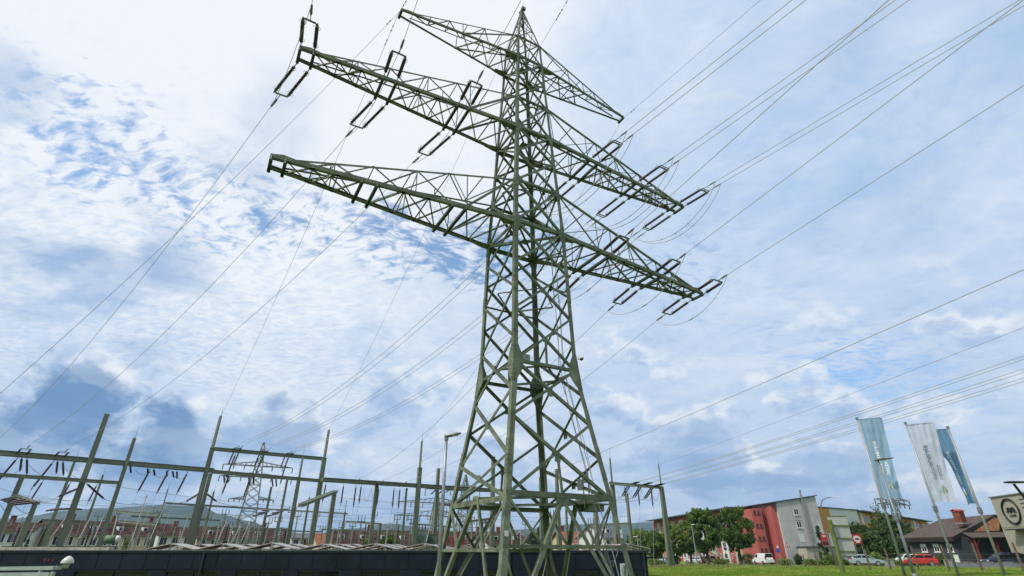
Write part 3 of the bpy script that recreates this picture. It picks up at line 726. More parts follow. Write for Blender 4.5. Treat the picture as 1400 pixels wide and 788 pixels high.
POSTS = [
 (146.5, 567, 52, .50, .34, 'tallest thick grey-green post at the far left crossing both long beams, without a spike', 0, None),
 (184, 600, 54, .40, .24, 'slender spiked post where the two left beams end, right of the tallest one', 1.5, None),
 (104.5, 625, 75, .45, .22, 'spiked post rising behind the long left beam, left of the tallest left post', 1.6, None),
 (29.5, 654, 50, .42, .30, 'thick short post under the lower left beam close to the left edge', 0, None),
 (49, 687, 47, .36, .28, 'low thick post carrying the sloping disconnector beam at far left', 0, None),
 (141, 650, 88, .42, .2, 'thin spiked post behind and just right of the tallest left post', 1.6, None),
 (302, 569, 58.7, .54, .42, 'tall stepped post with a spike joining the long left beam and the high gantry', 1.2, 613),
 (288, 648, 64, .42, .36, 'plain post standing close behind the tall stepped post on the left', 0, None),
 (229.7, 668.6, 60, .52, .16, 'short tapering post left of the tall stepped post', .6, 700),
 (292.5, 672.5, 75, .4, .18, 'thin spiked post right of the tall stepped left post', 1.3, None),
 (449.8, 588, 68, .58, .46, 'tall stepped post at the right end of the high gantry', 0, 627),
 (414, 626, 66, .5, .34, 'stepped post under the high gantry beam near its right end', 2.0, 655),
 (371, 666, 80, .42, .24, 'slim post behind the high gantry between its hanging insulators', 0, None),
 (393, 655, 63, .26, .18, 'very slim support post below the third insulator pair of the high gantry', 0, None),
 (457.5, 672, 58, .42, .36, 'squat thick post just right of the tall stepped post, holding a sloping portal beam', 0, None),
 (423, 681, 78, .34, .16, 'thin spiked post left of the squat thick post', 1.0, None),
 (474, 684, 80, .36, .14, 'thin pointed post joining two low beams right of the squat post', 0, 700),
 (515, 664, 72, .40, .36, 'plain post under the middle long beam', 0, None),
 (556, 668, 74, .26, .18, 'narrow post with a small bracket under the middle long beam', 0, None),
 (577, 603, 74, .60, .46, 'tall stepped post with a spike left of the grey street lamp', 1.6, 640),
 (599.5, 641, 80, .50, .36, 'plain post with a spike seen between the stepped post and the grey street lamp', 1.6, None),
 (674.3, 625, 80, .6, .4, 'tall post behind the left side of the pylon', 0, None),
 (738.5, 653, 82, .5, .26, 'post behind the back leg of the pylon, left of a taller one', 0, None),
 (760.7, 642, 80, .62, .32, 'post behind the back leg of the pylon, right of a shorter one', 0, None),
 (813.5, 692, 66, .42, .36, 'short thick post seen inside the right lower part of the pylon', 0, None),
 (774, 696, 78, .26, .2, 'slim short post seen through the centre of the pylon', 0, None),
 (834, 627, 79, .7, .42, 'tall spiked post beside the right pylon leg, left end of the right gantry', 1.6, 662),
 (857, 675, 72, .36, .22, 'slim post under the right gantry with a low crossbar', 0, None),
 (520, 716, 76, .3, .28, 'lowest post of the small portal beneath the middle long beam', 0, None),
]
PT = {}
for i, (px, py, Y, w0, w1, lab, sp_, st_) in enumerate(POSTS):
    PT[i] = gpost_(px, py, Y, w0, w1, lab, sp_, st_)
PT['R'] = gpost_(900.4, 636, 75.5, .36, .27, 'tall twin-shaft spiked post by the meadow, right end of the right gantry', 1.3, 666, pair=True)

def beam(p, q, w_, h_, label, m=None, I_=True, name='gantry_beam', over=0):
    d = (q - p).normalized(); mb = MB()
    if I_:
        for e in (-1, 1):
            n = d.cross(V((0, 0, 1))).normalized() * e * w_ * .5; mb.I(p + n - d * over, q + n + d * over, w_ * .5, h_, .03)
        L = (q - p).length; k = int(L / 2.2) + 1
        for i in range(k + 1): c = p.lerp(q, i / k); mb.bar(c - d * .1, c + d * .1, w_ * 1.02, h_ * .8)
    else: mb.bar(p, q, w_, h_)
    return tag(obj(name, mb, m or gpost), label, 'beam', 'gantry beams of the substation')
bL0, bL1 = atz(-60, 614.5, 8), atz(291, 643.5, 8)
beam(bL0, bL1, .55, .42, 'long heavy beam crossing the whole left part of the substation')
bM0, bM1 = atz(291, 645, 7.9), atz(437, 657.5, 7.9)
beam(bM0, bM1, .4, .34, 'thinner beam between the two tall stepped posts, below the high gantry beam')
bH0, bH1 = atz(293, 614, 11), atz(442, 627.5, 11)
beam(bH0, bH1, .45, .36, 'highest gantry beam with six dark insulators pulled towards the pylon')
bC0 = atz(441, 656, 7.9); bC1 = at(676, 671, 82)
beam(bC0, bC1, .8, .42, 'long middle beam from the tall stepped post to behind the pylon')
beam(bC1, at(762, 676, 82), .5, .4, 'beam behind the pylon between its back posts')
bR0, bR1 = at(834, 661, 79), at(902, 666.5, 75.5)
beam(bR0, bR1, .55, .36, 'right gantry beam between the right pylon leg and the twin-shaft post')
beam(atz(-60, 645.5, 6.0), atz(164, 660.5, 6.0), .34, .28, 'second lower beam at far left ending at the slender spiked post')
beam(at(20, 678, 50), at(50, 688, 47), .4, .22, 'short sloping disconnector beam at far left')
beam(at(411, 691, 47), at(459, 672, 58), .34, .26, 'sloping portal beam meeting the squat thick post')
beam(at(360, 696, 84), at(474, 702.5, 80), .25, .2, 'thin low beam left of the pointed thin post')
beam(at(474, 713.5, 80), at(520, 716.5, 76), .25, .22, 'small portal beam beneath the middle long beam')
beam(at(225, 688, 72), at(372, 697, 84), .25, .22, 'thin low beam passing behind the left stepped post')
beam(at(160, 699.5, 70), at(219, 704, 60), .3, .26, 'low green beam in front of the wooded hill, upper of two')
beam(at(165, 713, 66), at(216, 717, 60), .3, .26, 'low green beam in front of the wooded hill, lower of two')
beam(at(780, 700, 68), at(814, 692, 66), .3, .22, 'short beam on the short thick post inside the pylon')
beam(at(826, 718, 76), at(859, 715.5, 72), .25, .2, 'low crossbar on the slim post under the right gantry')
beam(at(600, 690, 90), at(655, 694, 92), .3, .3, 'low beam behind the pylon left leg')
beam(at(635, 714, 76), at(672, 709, 80), .3, .25, 'short beam with slanted insulators behind the pylon left brace')

# hanging insulators, droppers and tension strings
def hang(px, py, Y, L, label, ang=0, grp='hanging insulators on the gantry beams', tail=True):
    a = at(px, py, Y); b = a + V((0, 0, -L)) + U3 * ang; t = thing('hanging_insulator', label, 'insulator', a, grp)
    mb = MB(); pts, rr = shed_profile(a.lerp(b, .12), a.lerp(b, .9), .08, .105, 12); mb.tube(pts, rr, 7); obj('insulator_rod', mb, porc, t, True)
    mb = MB(); mb.tube([a, a.lerp(b, .12)], .035, 5); mb.tube([a.lerp(b, .9), b], .04, 5); obj('fittings', mb, black, t); return a, b
def slant(a, b, label, grp='slanted tension insulators of the substation'):
    t = thing('tension_insulator', label, 'insulator', a, grp); mb = MB(); pts, rr = shed_profile(a.lerp(b, .08), a.lerp(b, .92), .08, .105, 12)
    mb.tube(pts, rr, 7); obj('insulator_rod', mb, porc, t, True); mb = MB(); mb.tube([a, a.lerp(b, .08)], .04, 5); mb.tube([b.lerp(a, .08), b], .04, 5); obj('fittings', mb, black, t)
for i in range(3):
    g = atz(*G_HIGH[i]); tgt = anch[('mR', i, 1)][0]; d = (tgt - g).normalized()
    string(g - U3 * .35, g + U3 * .35, d + V((0, 0, -.05)), f'dark insulator pair on the high gantry beam, {("left", "middle", "right")[i]} of three', True, 'insulator pairs on the high gantry beam', Lr=1.2, link=.1, scale=.75)
for i in range(2):
    g = atz(*G_LEFT[i + 1]); tgt = anch[('mL', 1 - i, 1)][0]; d = (tgt - g).normalized()
    string(g - U3 * .35, g + U3 * .35, d, f'dark insulator pair on the long left beam, {("left", "right")[i]} of two in view', False, 'insulator pairs on the long left beam', Lr=1.2, link=.05, scale=.75)
for i in range(3):
    g = atz(*G_LOW[i]); tgt = anch[('lR', i, 1)][0]; d = (tgt - g).normalized()
    string(g - U3 * .3, g + U3 * .3, d, f'dark insulator pair on the long middle beam, {("left", "middle", "right")[i]} of three', False, 'insulator pairs on the long middle beam', Lr=1.1, link=.05, scale=.8)
hn = 0
HL = [(26, 624, 49.5, 2.8, -.9), (75, 629, 52.5, 2.8, -.9), (30, 625, 49.5, 1.3, .3), (37, 626, 49.5, 1.5, .5), (79, 629, 52.5, 1.3, .3), (86, 630, 52.5, 1.4, .5), (60, 656, 64, 2.6, -.5), (97, 659, 68, 2.4, -.4), (133, 662, 70, 2.3, -.3),
      (206, 641, 56, 2.4, -.5), (231, 643, 58, 2.4, -.5), (257, 645, 59.5, 2.4, -.5), (202, 640, 56, .7, .2), (210, 641, 56, .7, .3), (228, 643, 58, .7, .2), (236, 644, 58, .7, .3), (242, 644, 58, .8, .2), (170, 635, 54, .8, .1), (178, 636, 54, .8, .3),
      (320, 617, 67, 1.7, -.3), (327, 617.5, 67, 1.7, -.3), (355, 620, 69, 1.7, -.3), (361, 621, 69, 1.7, -.3), (390, 623, 71, 1.7, -.3), (395, 624, 71, 1.7, -.3), (323, 619, 67, 3.3, -.5), (359, 623, 69, 3.3, -.5), (393, 627, 71, 3.3, -.3),
      (306, 648, 62, 1.0, .3), (311, 648, 62, 1.0, .3), (340, 651, 64, 1.0, .3), (346, 651, 64, 1.0, .3), (372, 654, 66, 1.0, .3), (377, 654, 66, 1.0, .3), (314, 648, 62, 2.3, -.3), (343, 651, 64, 2.6, -.3),
      (446, 660, 70, 2.4, -.1), (470, 662, 71, 2.6, 0), (487, 663, 72, 2.8, 0), (494, 663, 72, 2.4, 0), (518, 665, 73, 2.5, 0), (539, 667, 74, 2.6, 0), (547, 667, 74, 2.6, 0), (838, 663, 78, .0, 0),
      (854, 665, 78, 2.4, 0), (872, 667, 77, 2.4, 0), (890, 668.5, 76, 2.4, 0)]
hpts = []
for px, py, Y, L, ang in HL:
    if L <= 0: continue
    where = ('the long left beam' if px < 130 and py < 640 else 'the lower left beam' if px < 140 and py > 640 else 'the left beam before the stepped post' if px < 260 and py < 650 and px > 150 else 'the high gantry' if py < 630 else 'the thin beam under the high gantry' if px < 400 else 'the long middle beam' if px < 600 else 'the right gantry')
    key = where; hn = sum(1 for h in hpts if h[3] == key)
    a, b = hang(px, py, Y, L, f'{"long" if L > 2 else "short"} dark hanging insulator, {ORD[hn]} of those listed from the left group under {where}'.replace(' of those listed from the left group', ''), ang)
    hpts.append((a, b, px, key, L, Y))
rc = random.Random(5)
# droppers from the long insulators down to the yard
nd = {}
for a, b, px, key, L, Y in hpts:
    if L < 2: continue
    nd[key] = nd.get(key, 0) + 1
    if px < 60 and L < 2.5: continue
    e = V((b.x + rc.uniform(-1.2, -.2), b.y + rc.uniform(-1, 1), -2.2))
    wire(b, e, -.25, .018, f'{ORD[nd[key]-1]} thin dropper cable below {key}', 'dropper cables of the substation', alu, 'dropper_cable', 10)
# slack curved connections along the beams
def loop(a, b, sag, label, r=.02, m=None): return wire(a, b, sag, r, label, 'slack busbar cables of the substation', m or wire_dk, 'slack_cable', 14)
for i, (p, q, s_) in enumerate([((210, 646, 56), (231, 648, 58), .45), ((184, 641, 54), (206, 646, 56), .4), ((236, 648, 58), (257, 650, 59.5), .45), ((40, 636, 49.5), (71, 652, 60), .3), ((90, 641, 52.5), (120, 657, 66), .3), ((33, 636, 49.5), (0, 652, 50), .5)]):
    loop(at(*p), at(*q), s_, f'{ORD[i]} slack cable from the left edge beneath the two left beams')
for i, (x0, x1) in enumerate(((843, 858), (858, 878), (876, 893), (889, 901))):
    loop(at(x0, 669, 77), at(x1, 669, 77), 1.5, f'{ORD[i]} U-shaped slack cable from the left under the right gantry beam')
for i, (x0, x1) in enumerate(((508, 521), (541, 558), (497, 508), (446, 463))):
    loop(at(x0, 668, 73), at(x1, 668, 73), 1.6, f'{ORD[i]} U-shaped slack cable under the long middle beam')
# right gantry strings slant away from the viewer side and carry twin wires to the right
for i, (x, y, ex) in enumerate(((858, 663, (1400, 490)), (874, 664, (1400, 508)), (890, 665.5, (1400, 520)))):
    for j in (0, 1):
        a = at(x + j * 3 + 1, y, 78 - i) ; q = atz(ex[0], ex[1] + 5 * j, 12.5 + i * .0 if i == 0 else 12.0)
        d = (q - a).normalized(); c = a + d * 2.2
        slant(a, c, f'{("left", "right")[j]} rod of the {ORD[i]} insulator pair pulled rightward on the right gantry', 'insulators on the right gantry')
        wire(c, c + (q - c) * 1.25 + V((0, 0, .5)), .35, .024, f'{("upper", "lower")[j]} wire of the {("top", "middle", "bottom")[i]} twin line running right above the meadow', 'twin wires from the right gantry')
        back = a - d * 1.9 + V((0, 0, -1.3)); slant(a, back, f'{("left", "right")[j]} rod of the {ORD[i]} insulator pair hanging back from the right gantry', 'insulators on the right gantry')
        wire(back, V((back.x - 8, back.y + 2, back.z - .2)), .3, .016, f'{("left", "right")[j]} thin wire behind the {ORD[i]} back insulator of the right gantry', 'wires behind the right gantry', wire_dk)
q = atz(1400, 363, 13.2); a = at(738.5, 653, 82); wire(a, a + (q - a) * 1.4, .25, .026, 'single wire rising right from the post behind the pylon back leg', 'single wires over the meadow')
q = atz(1400, 443, 13); a = at(900.4, 636, 75.5); wire(a, a + (q - a) * 1.4, .25, .013, 'faint earth wire rising right from the twin-shaft post', 'single wires over the meadow', wire_dk)
# V-shaped tension strings low in the yard
for i, (p, q, e) in enumerate([((107, 668, 51), (79, 679.5, 48), (52, 683, 46)), ((118, 661, 52), (143, 683, 54), (205, 688, 62)), ((271.5, 675.5, 58), (254, 686, 55), (180, 688, 52)), ((283, 675.5, 60), (296, 686, 62), (360, 693, 70)), ((423, 683, 58), (411, 691.5, 55), (340, 694, 60))]):
    slant(at(*p), at(*q), f'{ORD[i]} low slanted black insulator from the left across the substation yard'); loop(at(*q), at(*e), .3, f'cable continuing from the {ORD[i]} low slanted black insulator', .022)
for i in range(5):
    a = at(0 + i * 4, 684 + i * 1.6, 50 - i); b = at(24 + i * 6, 679 + i * 2.0, 50 - i)
    slant(a, b, f'{ORD[i]} of five dark rods lying side by side on the far left disconnector beam', 'rods on the left disconnector beam')
for i in range(7):
    a = at(62 + i * 5.5, 699 - i * .7, 62); b = at(80 + i * 5.5, 695 + i * .3, 66)
    slant(a, b, f'{ORD[i]} dark rod from the left of the disconnector row behind the tallest left post', 'rods of the rear disconnector row')
for i in range(6):
    a = at(345 + i * 6.5, 706 - (i % 3) * 4, 70); b = at(362 + i * 6.5, 702 - (i % 3) * 2.6, 74)
    slant(a, b, f'{ORD[i]} dark rod from the left of the disconnector row below the high gantry', 'rods of the centre disconnector row')
for i in range(4):
    a = at(654 + i * 4.5, 717 - i * .5, 76); b = at(664 + i * 4.5, 709 - i * .3, 78)
    slant(b, a, f'{ORD[i]} dark rod from the left on the short beam behind the pylon left brace', 'rods behind the left brace')
for i, (x, y) in enumerate(((592, 672), (602, 672), (612, 670))): slant(at(x + 5, y - 3, 80), at(x - 3, y + 4, 79), f'{ORD[i]} dark slanted rod under the beam beside the grey street lamp', 'rods by the lamp')
# long thin wires crossing the yard at several heights
for i, (p, q, s_) in enumerate([((0, 684, 60), (360, 690, 100), .6), ((150, 664, 70), (470, 697, 100), .5), ((60, 704, 70), (330, 722, 96), .5), ((200, 694, 80), (600, 714, 110), .6), ((330, 703, 90), (560, 700, 110), .5), ((460, 712, 80), (700, 718, 90), .6), ((560, 697, 100), (860, 715, 100), .8), ((380, 712, 78), (640, 730, 86), .6), ((0, 690, 44), (40, 700, 47), .5), ((20, 692, 47), (70, 701, 60), .5), ((470, 681, 90), (640, 690, 100), .4), ((640, 700, 90), (860, 706, 90), .6), ((0, 668, 60), (130, 684, 64), .5), ((250, 702, 84), (470, 706, 92), .3), ((480, 722, 80), (620, 733, 84), .5)]):
    loop(at(*p), at(*q), s_, f'{ORD[i]} thin yard wire, counted from the left edge, strung low across the substation', .018 + .004 * (i % 2))
# small apparatus standing in the yard
def apparatus(px, ptop, Y, kind, label, grp):
    p = at(px, ptop, Y); gz = ground_z(p.x, p.y); h = p.z - gz; b = V((p.x, p.y, gz)); t = thing(kind, label, 'insulator post', b, grp)
    mb = MB(); hs = h * .52
    for e in (-1, 1): mb.bar(b + U3 * e * .16, b + U3 * e * .12 + V((0, 0, hs)), .08)
    mb.box(b + V((0, 0, hs)), .55, .4, .1, ROT)
    for k in range(3): mb.bar(b + U3 * -.16 + V((0, 0, hs * (k + .3) / 3)), b + U3 * .16 + V((0, 0, hs * (k + .8) / 3)), .04)
    obj('stand', mb, gpost, t)
    mb = MB(); a0 = b + V((0, 0, hs + .05)); a1 = p
    pts, rr = shed_profile(a0, a1, .07, .13, 12); mb.tube(pts, rr, 8); obj('insulator_rod', mb, (porc, mat('grey_porcelain', (.33, .31, .27), .4))[grp.startswith('pale')], t, True)
    mb = MB(); mb.tube([a1, a1 + V((0, 0, .12))], .14, 8); mb.bar(a1 + V((-.4, 0, .1)), a1 + V((.4, .1, .14)), .05); obj('head', mb, galv_dull, t)
aw = [(183, 727, 62), (205, 728, 62), (223, 728, 62), (248, 726, 60), (318, 716, 64), (330, 716, 64), (343, 715, 65), (300, 717, 70), (312, 718, 70), (377, 724, 64), (384, 723, 64), (391, 724, 64), (335, 724, 74), (355, 720, 76), (362, 722, 76), (100, 718, 66), (118, 716, 66), (126, 718, 66), (28, 720, 60), (455, 727, 90), (463, 727, 90), (500, 718, 88), (508, 716, 88), (530, 722, 88), (545, 718, 90), (645, 716, 80), (652, 712, 80), (660, 716, 80), (700, 728, 86), (712, 727, 86), (726, 728, 86), (790, 726, 80), (800, 727, 80), (843, 730, 72)]
for i, (px, py, Y) in enumerate(sorted(aw)):
    ref = 'left of the tall stepped left post' if px < 290 else 'below the high gantry' if px < 440 else 'below the long middle beam' if px < 600 else 'seen through the pylon legs'
    k = sum(1 for a in sorted(aw)[:i] if (a[0] < 290) == (px < 290) and (a[0] < 440) == (px < 440) and (a[0] < 600) == (px < 600))
    apparatus(px, py, Y, 'post_insulator', f'{ORD[k]} yard insulator on a lattice stand, {ref}', 'pale post insulators of the yard' if i % 3 else 'dark post insulators of the yard')
rq = random.Random(21)
xs_ = [8, 34, 66, 90, 134, 148, 163, 196, 214, 240, 266, 283, 308, 325, 339, 351, 367, 380, 399, 407, 433, 441, 467, 482, 494, 512, 536, 543, 562, 588, 606, 628, 640, 663, 690, 718, 753, 783, 808]
for i, px in enumerate(xs_):
    Y = rq.uniform(72, 96); top = rq.uniform(700, 728); p = at(px, top, Y); g = ground_z(p.x, p.y); mb = MB(); mb.bar((p.x, p.y, g), p, .16, .14); mb.bar(p - U3 * .5, p + U3 * .5, .09)
    for k in (-.45, 0, .45): 
        a = p + U3 * k; pts, rr = shed_profile(a, a + V((0, 0, .75)), .04, .085, 6); mb.tube(pts, rr, 6)
    t = obj('switchgear_post', mb, (galv_dull, gpost)[i % 2]); tag(t, f'{ORD[i]} thin switchgear post with a short crossbar, counted from the left edge', 'post', 'thin switchgear posts of the yard')
for i in range(22):
    x0 = rq.uniform(-10, 640); x1 = x0 + rq.uniform(90, 240); y0 = rq.uniform(676, 724); Y0 = rq.uniform(62, 96)
    loop(at(x0, y0, Y0), at(x1, y0 + rq.uniform(2, 10), Y0 + 8), rq.uniform(.2, .7), f'{ORD[i]} faint bus wire strung between the switchgear posts', .015)
for i, (a, b) in enumerate((((285, 722.5, 84), (440, 727.5, 92)), ((180, 706, 76), (300, 712, 84)), ((60, 712, 70), (180, 720, 78)), ((440, 724, 90), (560, 729, 92)), ((560, 716, 88), (620, 721, 92)))):
    beam(at(*a), at(*b), .2, .2, f'{ORD[i]} slim rear busbar beam above the roof edge, counted in building order')
# pale tubular busbar legs (inverted V) between the posts
for i, (x0, y0, x1, y1, Y) in enumerate([(37, 738, 50, 712, 50), (70, 735, 96, 700, 56), (180, 740, 200, 680, 56), (205, 738, 226, 690, 57), (108, 737, 128, 700, 58), (245, 742, 258, 705, 57), (297, 742, 310, 712, 62), (330, 740, 345, 706, 62), (700, 737, 722, 716, 70), (583, 741, 592, 700, 72), (152, 740, 160, 706, 60), (84, 738, 100, 704, 58), (128, 738, 140, 710, 60), (262, 740, 272, 706, 66), (318, 741, 330, 716, 66)]):
    mb = MB(); a = at(x0, y0, Y); b = at(x1, y1, Y + 1); mb.tube([a, a.lerp(b, .5), b], .045, 6); mb.tube([b, b + V((0, 0, .15))], .08, 6)
    tag(obj('busbar_tube', mb, mat('pale_tube', (.42, .40, .35), .5)), f'{ORD[i]} pale slanted busbar tube standing in the substation yard, counted in building order', 'tube', 'pale busbar tubes')
# transformer boxes, tanks
def cabinet(px, py, Y, wd, dp, ht, m, label, fins=True, name='transformer'):
    p = at(px, py, Y); gz = ground_z(p.x, p.y); b = V((p.x, p.y, p.z - ht)); t = thing(name, label, 'transformer', b)
    mb = MB(); mb.box(b + V((0, 0, ht / 2)), wd, dp, ht, .2); mb.box(b + V((0, 0, ht + .03)), wd * 1.06, dp * 1.06, .06, .2); obj('tank', mb, m, t)
    mb = MB()
    for k in range(7): mb.box(b + V((-wd * .35 + k * wd * .115, -dp * .5 - .16, ht * .45)), .05, .3, ht * .7, .2)
    obj('cooling_fins', mb, m, t)
    mb = MB(); mb.box(b + V((0, 0, (gz - b.z) / 2)), wd * .9, dp * .9, abs(b.z - gz), .2); obj('plinth', mb, mat('concrete', (.3, .29, .27), .9, bump=.3), t)
    mb = MB()
    for k in range(3): a = b + V((-wd * .3 + k * wd * .3, 0, ht)); pts, rr = shed_profile(a, a + V((0, 0, .7)), .05, .1, 6); mb.tube(pts, rr, 7)
    obj('bushings', mb, porc, t)
palegreen = mat('pale_green_paint', (.24, .31, .25), .6)
cabinet(577, 725.5, 76, 1.4, 1.6, 2.6, palegreen, 'pale green transformer cabinet right of the tall stepped post near the lamp')
cabinet(586, 731, 78, 2.4, 1.6, 1.6, mat('darker_green_paint', (.11, .15, .11), .6), 'darker green transformer with radiators beside the pale green cabinet')
p = at(153, 735, 60); t = thing('storage_tank', 'round green tank lying between the left posts', 'tank', p - V((0, 0, 1)))
mb = MB(); mb.tube([p + V((-.65, 0, -.2)), p + V((-.6, 0, -.2)), p + V((.45, 0, -.2)), p + V((.5, 0, -.2))], [.3, .42, .42, .3], 16); obj('shell', mb, mat('tank_green', (.12, .19, .10), .6), t, True)
mb = MB(); mb.tube([p + V((.5, 0, -.15)), p + V((.75, .1, -.15)), p + V((.9, .1, -.15))], [.34, .32, .12], 14); obj('end_cap', mb, white, t, True)
mb = MB(); 
for e in (-.6, .6): mb.box(p + V((e, 0, -2.2)), .2, .8, 2.6)
obj('saddle', mb, mat('concrete', (.3, .29, .27)), t)
p = at(612, 733, 82); t = thing('red_apparatus', 'group of red painted pipes and valves behind the pylon left leg', 'apparatus', V((p.x, p.y, -4)))
mb = MB()
for k in range(7): x = p.x - 2.2 + k * .75; mb.tube([(x, p.y, -4), (x, p.y, p.z + .5 * (k % 2))], .13, 7); mb.box((x, p.y, p.z - .3), .4, .4, .3)
for z in (-2.5, -.4, .3): mb.tube([(p.x - 2.4, p.y, z), (p.x + 2.4, p.y, z)], .08, 6)
obj('pipework', mb, mat('red_pipes', (.35, .03, .03), .5), t)

# ------------------------------------------------------------------ distant lattice pylons
def far_pylon(px, ptop, Y, wb, arms, label, lean=0):
    top = at(px, ptop, Y); gz = ground_z(top.x, top.y); b = V((top.x, top.y, gz)); H = top.z - gz; t = thing('distant_pylon', label, 'pylon', b, 'distant pylons')
    a_ = R(25); ux = V((cos(a_), sin(a_), 0)); uy = V((-sin(a_), cos(a_), 0)); r_ = max(.11, Y * .0011)
    wz = lambda f: wb * (1 - f) ** .8 * .9 + .25
    cc = lambda k, f: b + ux * wz(f) / 2 * SG[k][0] + uy * wz(f) / 2 * SG[k][1] + V((0, 0, H * f))
    mb = MB(); n = 15
    fs = [1 - (1 - i / n) ** 1.15 for i in range(n + 1)]
    for k in range(4):
        for i in range(n): mb.bar(cc(k, fs[i]), cc(k, fs[i + 1]), r_ * 1.3)
    for ka, kb in ((0, 1), (0, 2), (1, 3), (2, 3)):
        for i in range(n):
            mb.bar(cc(ka, fs[i]), cc(kb, fs[i + 1]), r_ * .7); mb.bar(cc(kb, fs[i]), cc(ka, fs[i + 1]), r_ * .7)
            if i % 3 == 0: mb.bar(cc(ka, fs[i]), cc(kb, fs[i]), r_ * .8)
    obj('lattice_body', mb, mat('far_steel', (.17, .19, .17), .6), t)
    for py, half in arms:
        z = at(px, py, Y).z - gz; f = z / H; mb = MB(); w_ = wz(f) / 2
        for e in (-1, 1):
            tip = b + ux * e * half + V((0, 0, z))
            for g in (-1, 1):
                q = b + ux * e * w_ + uy * g * w_ + V((0, 0, z)); mb.bar(q, tip, r_ * 1.1); mb.bar(q + V((0, 0, half * .12)), tip, r_ * .8)
            for k in range(1, 6):
                c0 = (b + ux * e * w_ + V((0, 0, z))).lerp(tip, k / 6); c1 = (b + ux * e * w_ + V((0, 0, z + half * .12))).lerp(tip, (k - .5) / 6); mb.bar(c0 + uy * w_ * (1 - k / 6), c1, r_ * .5); mb.bar(c0 - uy * w_ * (1 - k / 6), c1, r_ * .5)
                if k in (2, 4): mb.bar(c0, c0 - V((0, 0, half * .13)), r_ * 1.2)
            mb.bar(tip, tip - V((0, 0, half * .16)), r_ * 1.3)
        obj('crossarm', mb, mat('far_steel', (.17, .19, .17)), t)
    return t
far_pylon(361, 605, 125, 5.2, [(637.5, 7.4), (653, 7.6), (683, 4.6)], 'large distant lattice pylon with three crossarms framed by the high gantry')
far_pylon(637, 649, 160, 6.0, [(671, 12), (690, 9)], 'distant lattice pylon seen behind the left leg of the big pylon')
far_pylon(598, 672, 175, 5.5, [(688, 12), (706, 13)], 'distant lattice pylon seen directly left of the grey street lamp')
far_pylon(1217, 676, 200, 5.0, [(684, 10), (690, 9)], 'distant lattice pylon showing over the trees beneath the leftmost flag')

# ------------------------------------------------------------------ dark flat-roofed control building
def P2(p, q, f): return p.lerp(q, f)
FA = V((-62, 36.0, 0)); FB = V((8.55, 36.6, 0)); fd = (FB - FA).normalized(); fn = V((fd.y, -fd.x, 0)); RZ = .05
bld = thing('control_building', 'long low dark navy building with a flat roof in front of the substation', 'building', FA.lerp(FB, .5) + V((0, 8, -4)))
DEP = 20.0
BW = [(-44, -41), (101, 205), (322, 386), (408, 468), (495, 548)]
def fx(px):           # distance along the facade for a photo column at the eaves
    r = ray(px, 782); # intersect vertical plane of facade
    t = (FA.x * fn.x + FA.y * fn.y) / (r.x * fn.x + r.y * fn.y); return ((r * t) - FA).dot(fd), (r * t).z
wins = [(-75, 2, 0), (101, 206, 1), (226, 300, 1), (321, 386, 1), (406, 466, 1), (492, 548, 1), (575, 628, 1), (652, 700, 1), (722, 758, 1), (782, 822, 1), (852, 873, 1)]
wsx = [(fx(a)[0], fx(b)[0]) for a, b, k in wins]; zwt = -1.02; zwb = -3.0
L_ = (FB - FA).length
mb = MB()
def fbox(s0, s1, z0, z1, d0, d1, mb):      # box in facade coordinates, d outward
    c = FA + fd * (s0 + s1) / 2 + fn * (d0 + d1) / 2; mb.box((c.x, c.y, (z0 + z1) / 2), s1 - s0, d1 - d0, z1 - z0, atan2(fd.y, fd.x))
fbox(0, L_, zwt, RZ - .08, -.3, 0, mb); fbox(0, L_, -4, zwb, -.3, 0, mb)
prev = 0
for a, b in wsx: 
    if a > prev: fbox(prev, a, zwb, zwt, -.3, 0, mb)
    prev = b
fbox(prev, L_, zwb, zwt, -.3, 0, mb)
fbox(L_ - .3, L_, -4, RZ - .08, -DEP, -.3, mb); fbox(0, L_ - .3, -4, RZ - .08, -DEP, -DEP + .3, mb); fbox(0, .3, -4, RZ - .08, -DEP + .3, -.3, mb)
obj('wall', mb, navy, bld)
mb = MB(); s = .0; rr_ = random.Random(3)
while s < L_:                # slightly proud cladding sheets leave thin joints
    w_ = 1.48; e = min(s + w_, L_); 
    fbox(s + .012, e - .012, zwt + .06, RZ - .14, .001, .022, mb)
    s += 1.5
obj('cladding_sheet', mb, navy, bld)
mb = MB(); fbox(-.1, L_ + .1, RZ - .1, RZ - .02, -.35, .07, mb); fbox(-.1, L_ + .1, RZ - .02, RZ + .03, -.22, .09, mb)
obj('roof_edge', mb, mat('edge_flashing', (.03, .035, .04), .4, .3), bld)
mb = MB(); fbox(.3, L_ - .3, RZ - .35, RZ - .12, -DEP + .3, -.36, mb); obj('roof', mb, mat('roof_gravel', (.16, .14, .11), .95, 0, .35, 3, bump=.6), bld)
mb = MB(); fbox(0, 36.5, RZ + .031, RZ + .22, -.5, .05, mb); fbox(0, L_, RZ + .031, RZ + .045, -.34, -.1, mb); obj('coping', mb, mat('coping_pale', (.40, .36, .30), .8, 0, .25, 3, grime=(.12, .10, .07, .6)), bld)
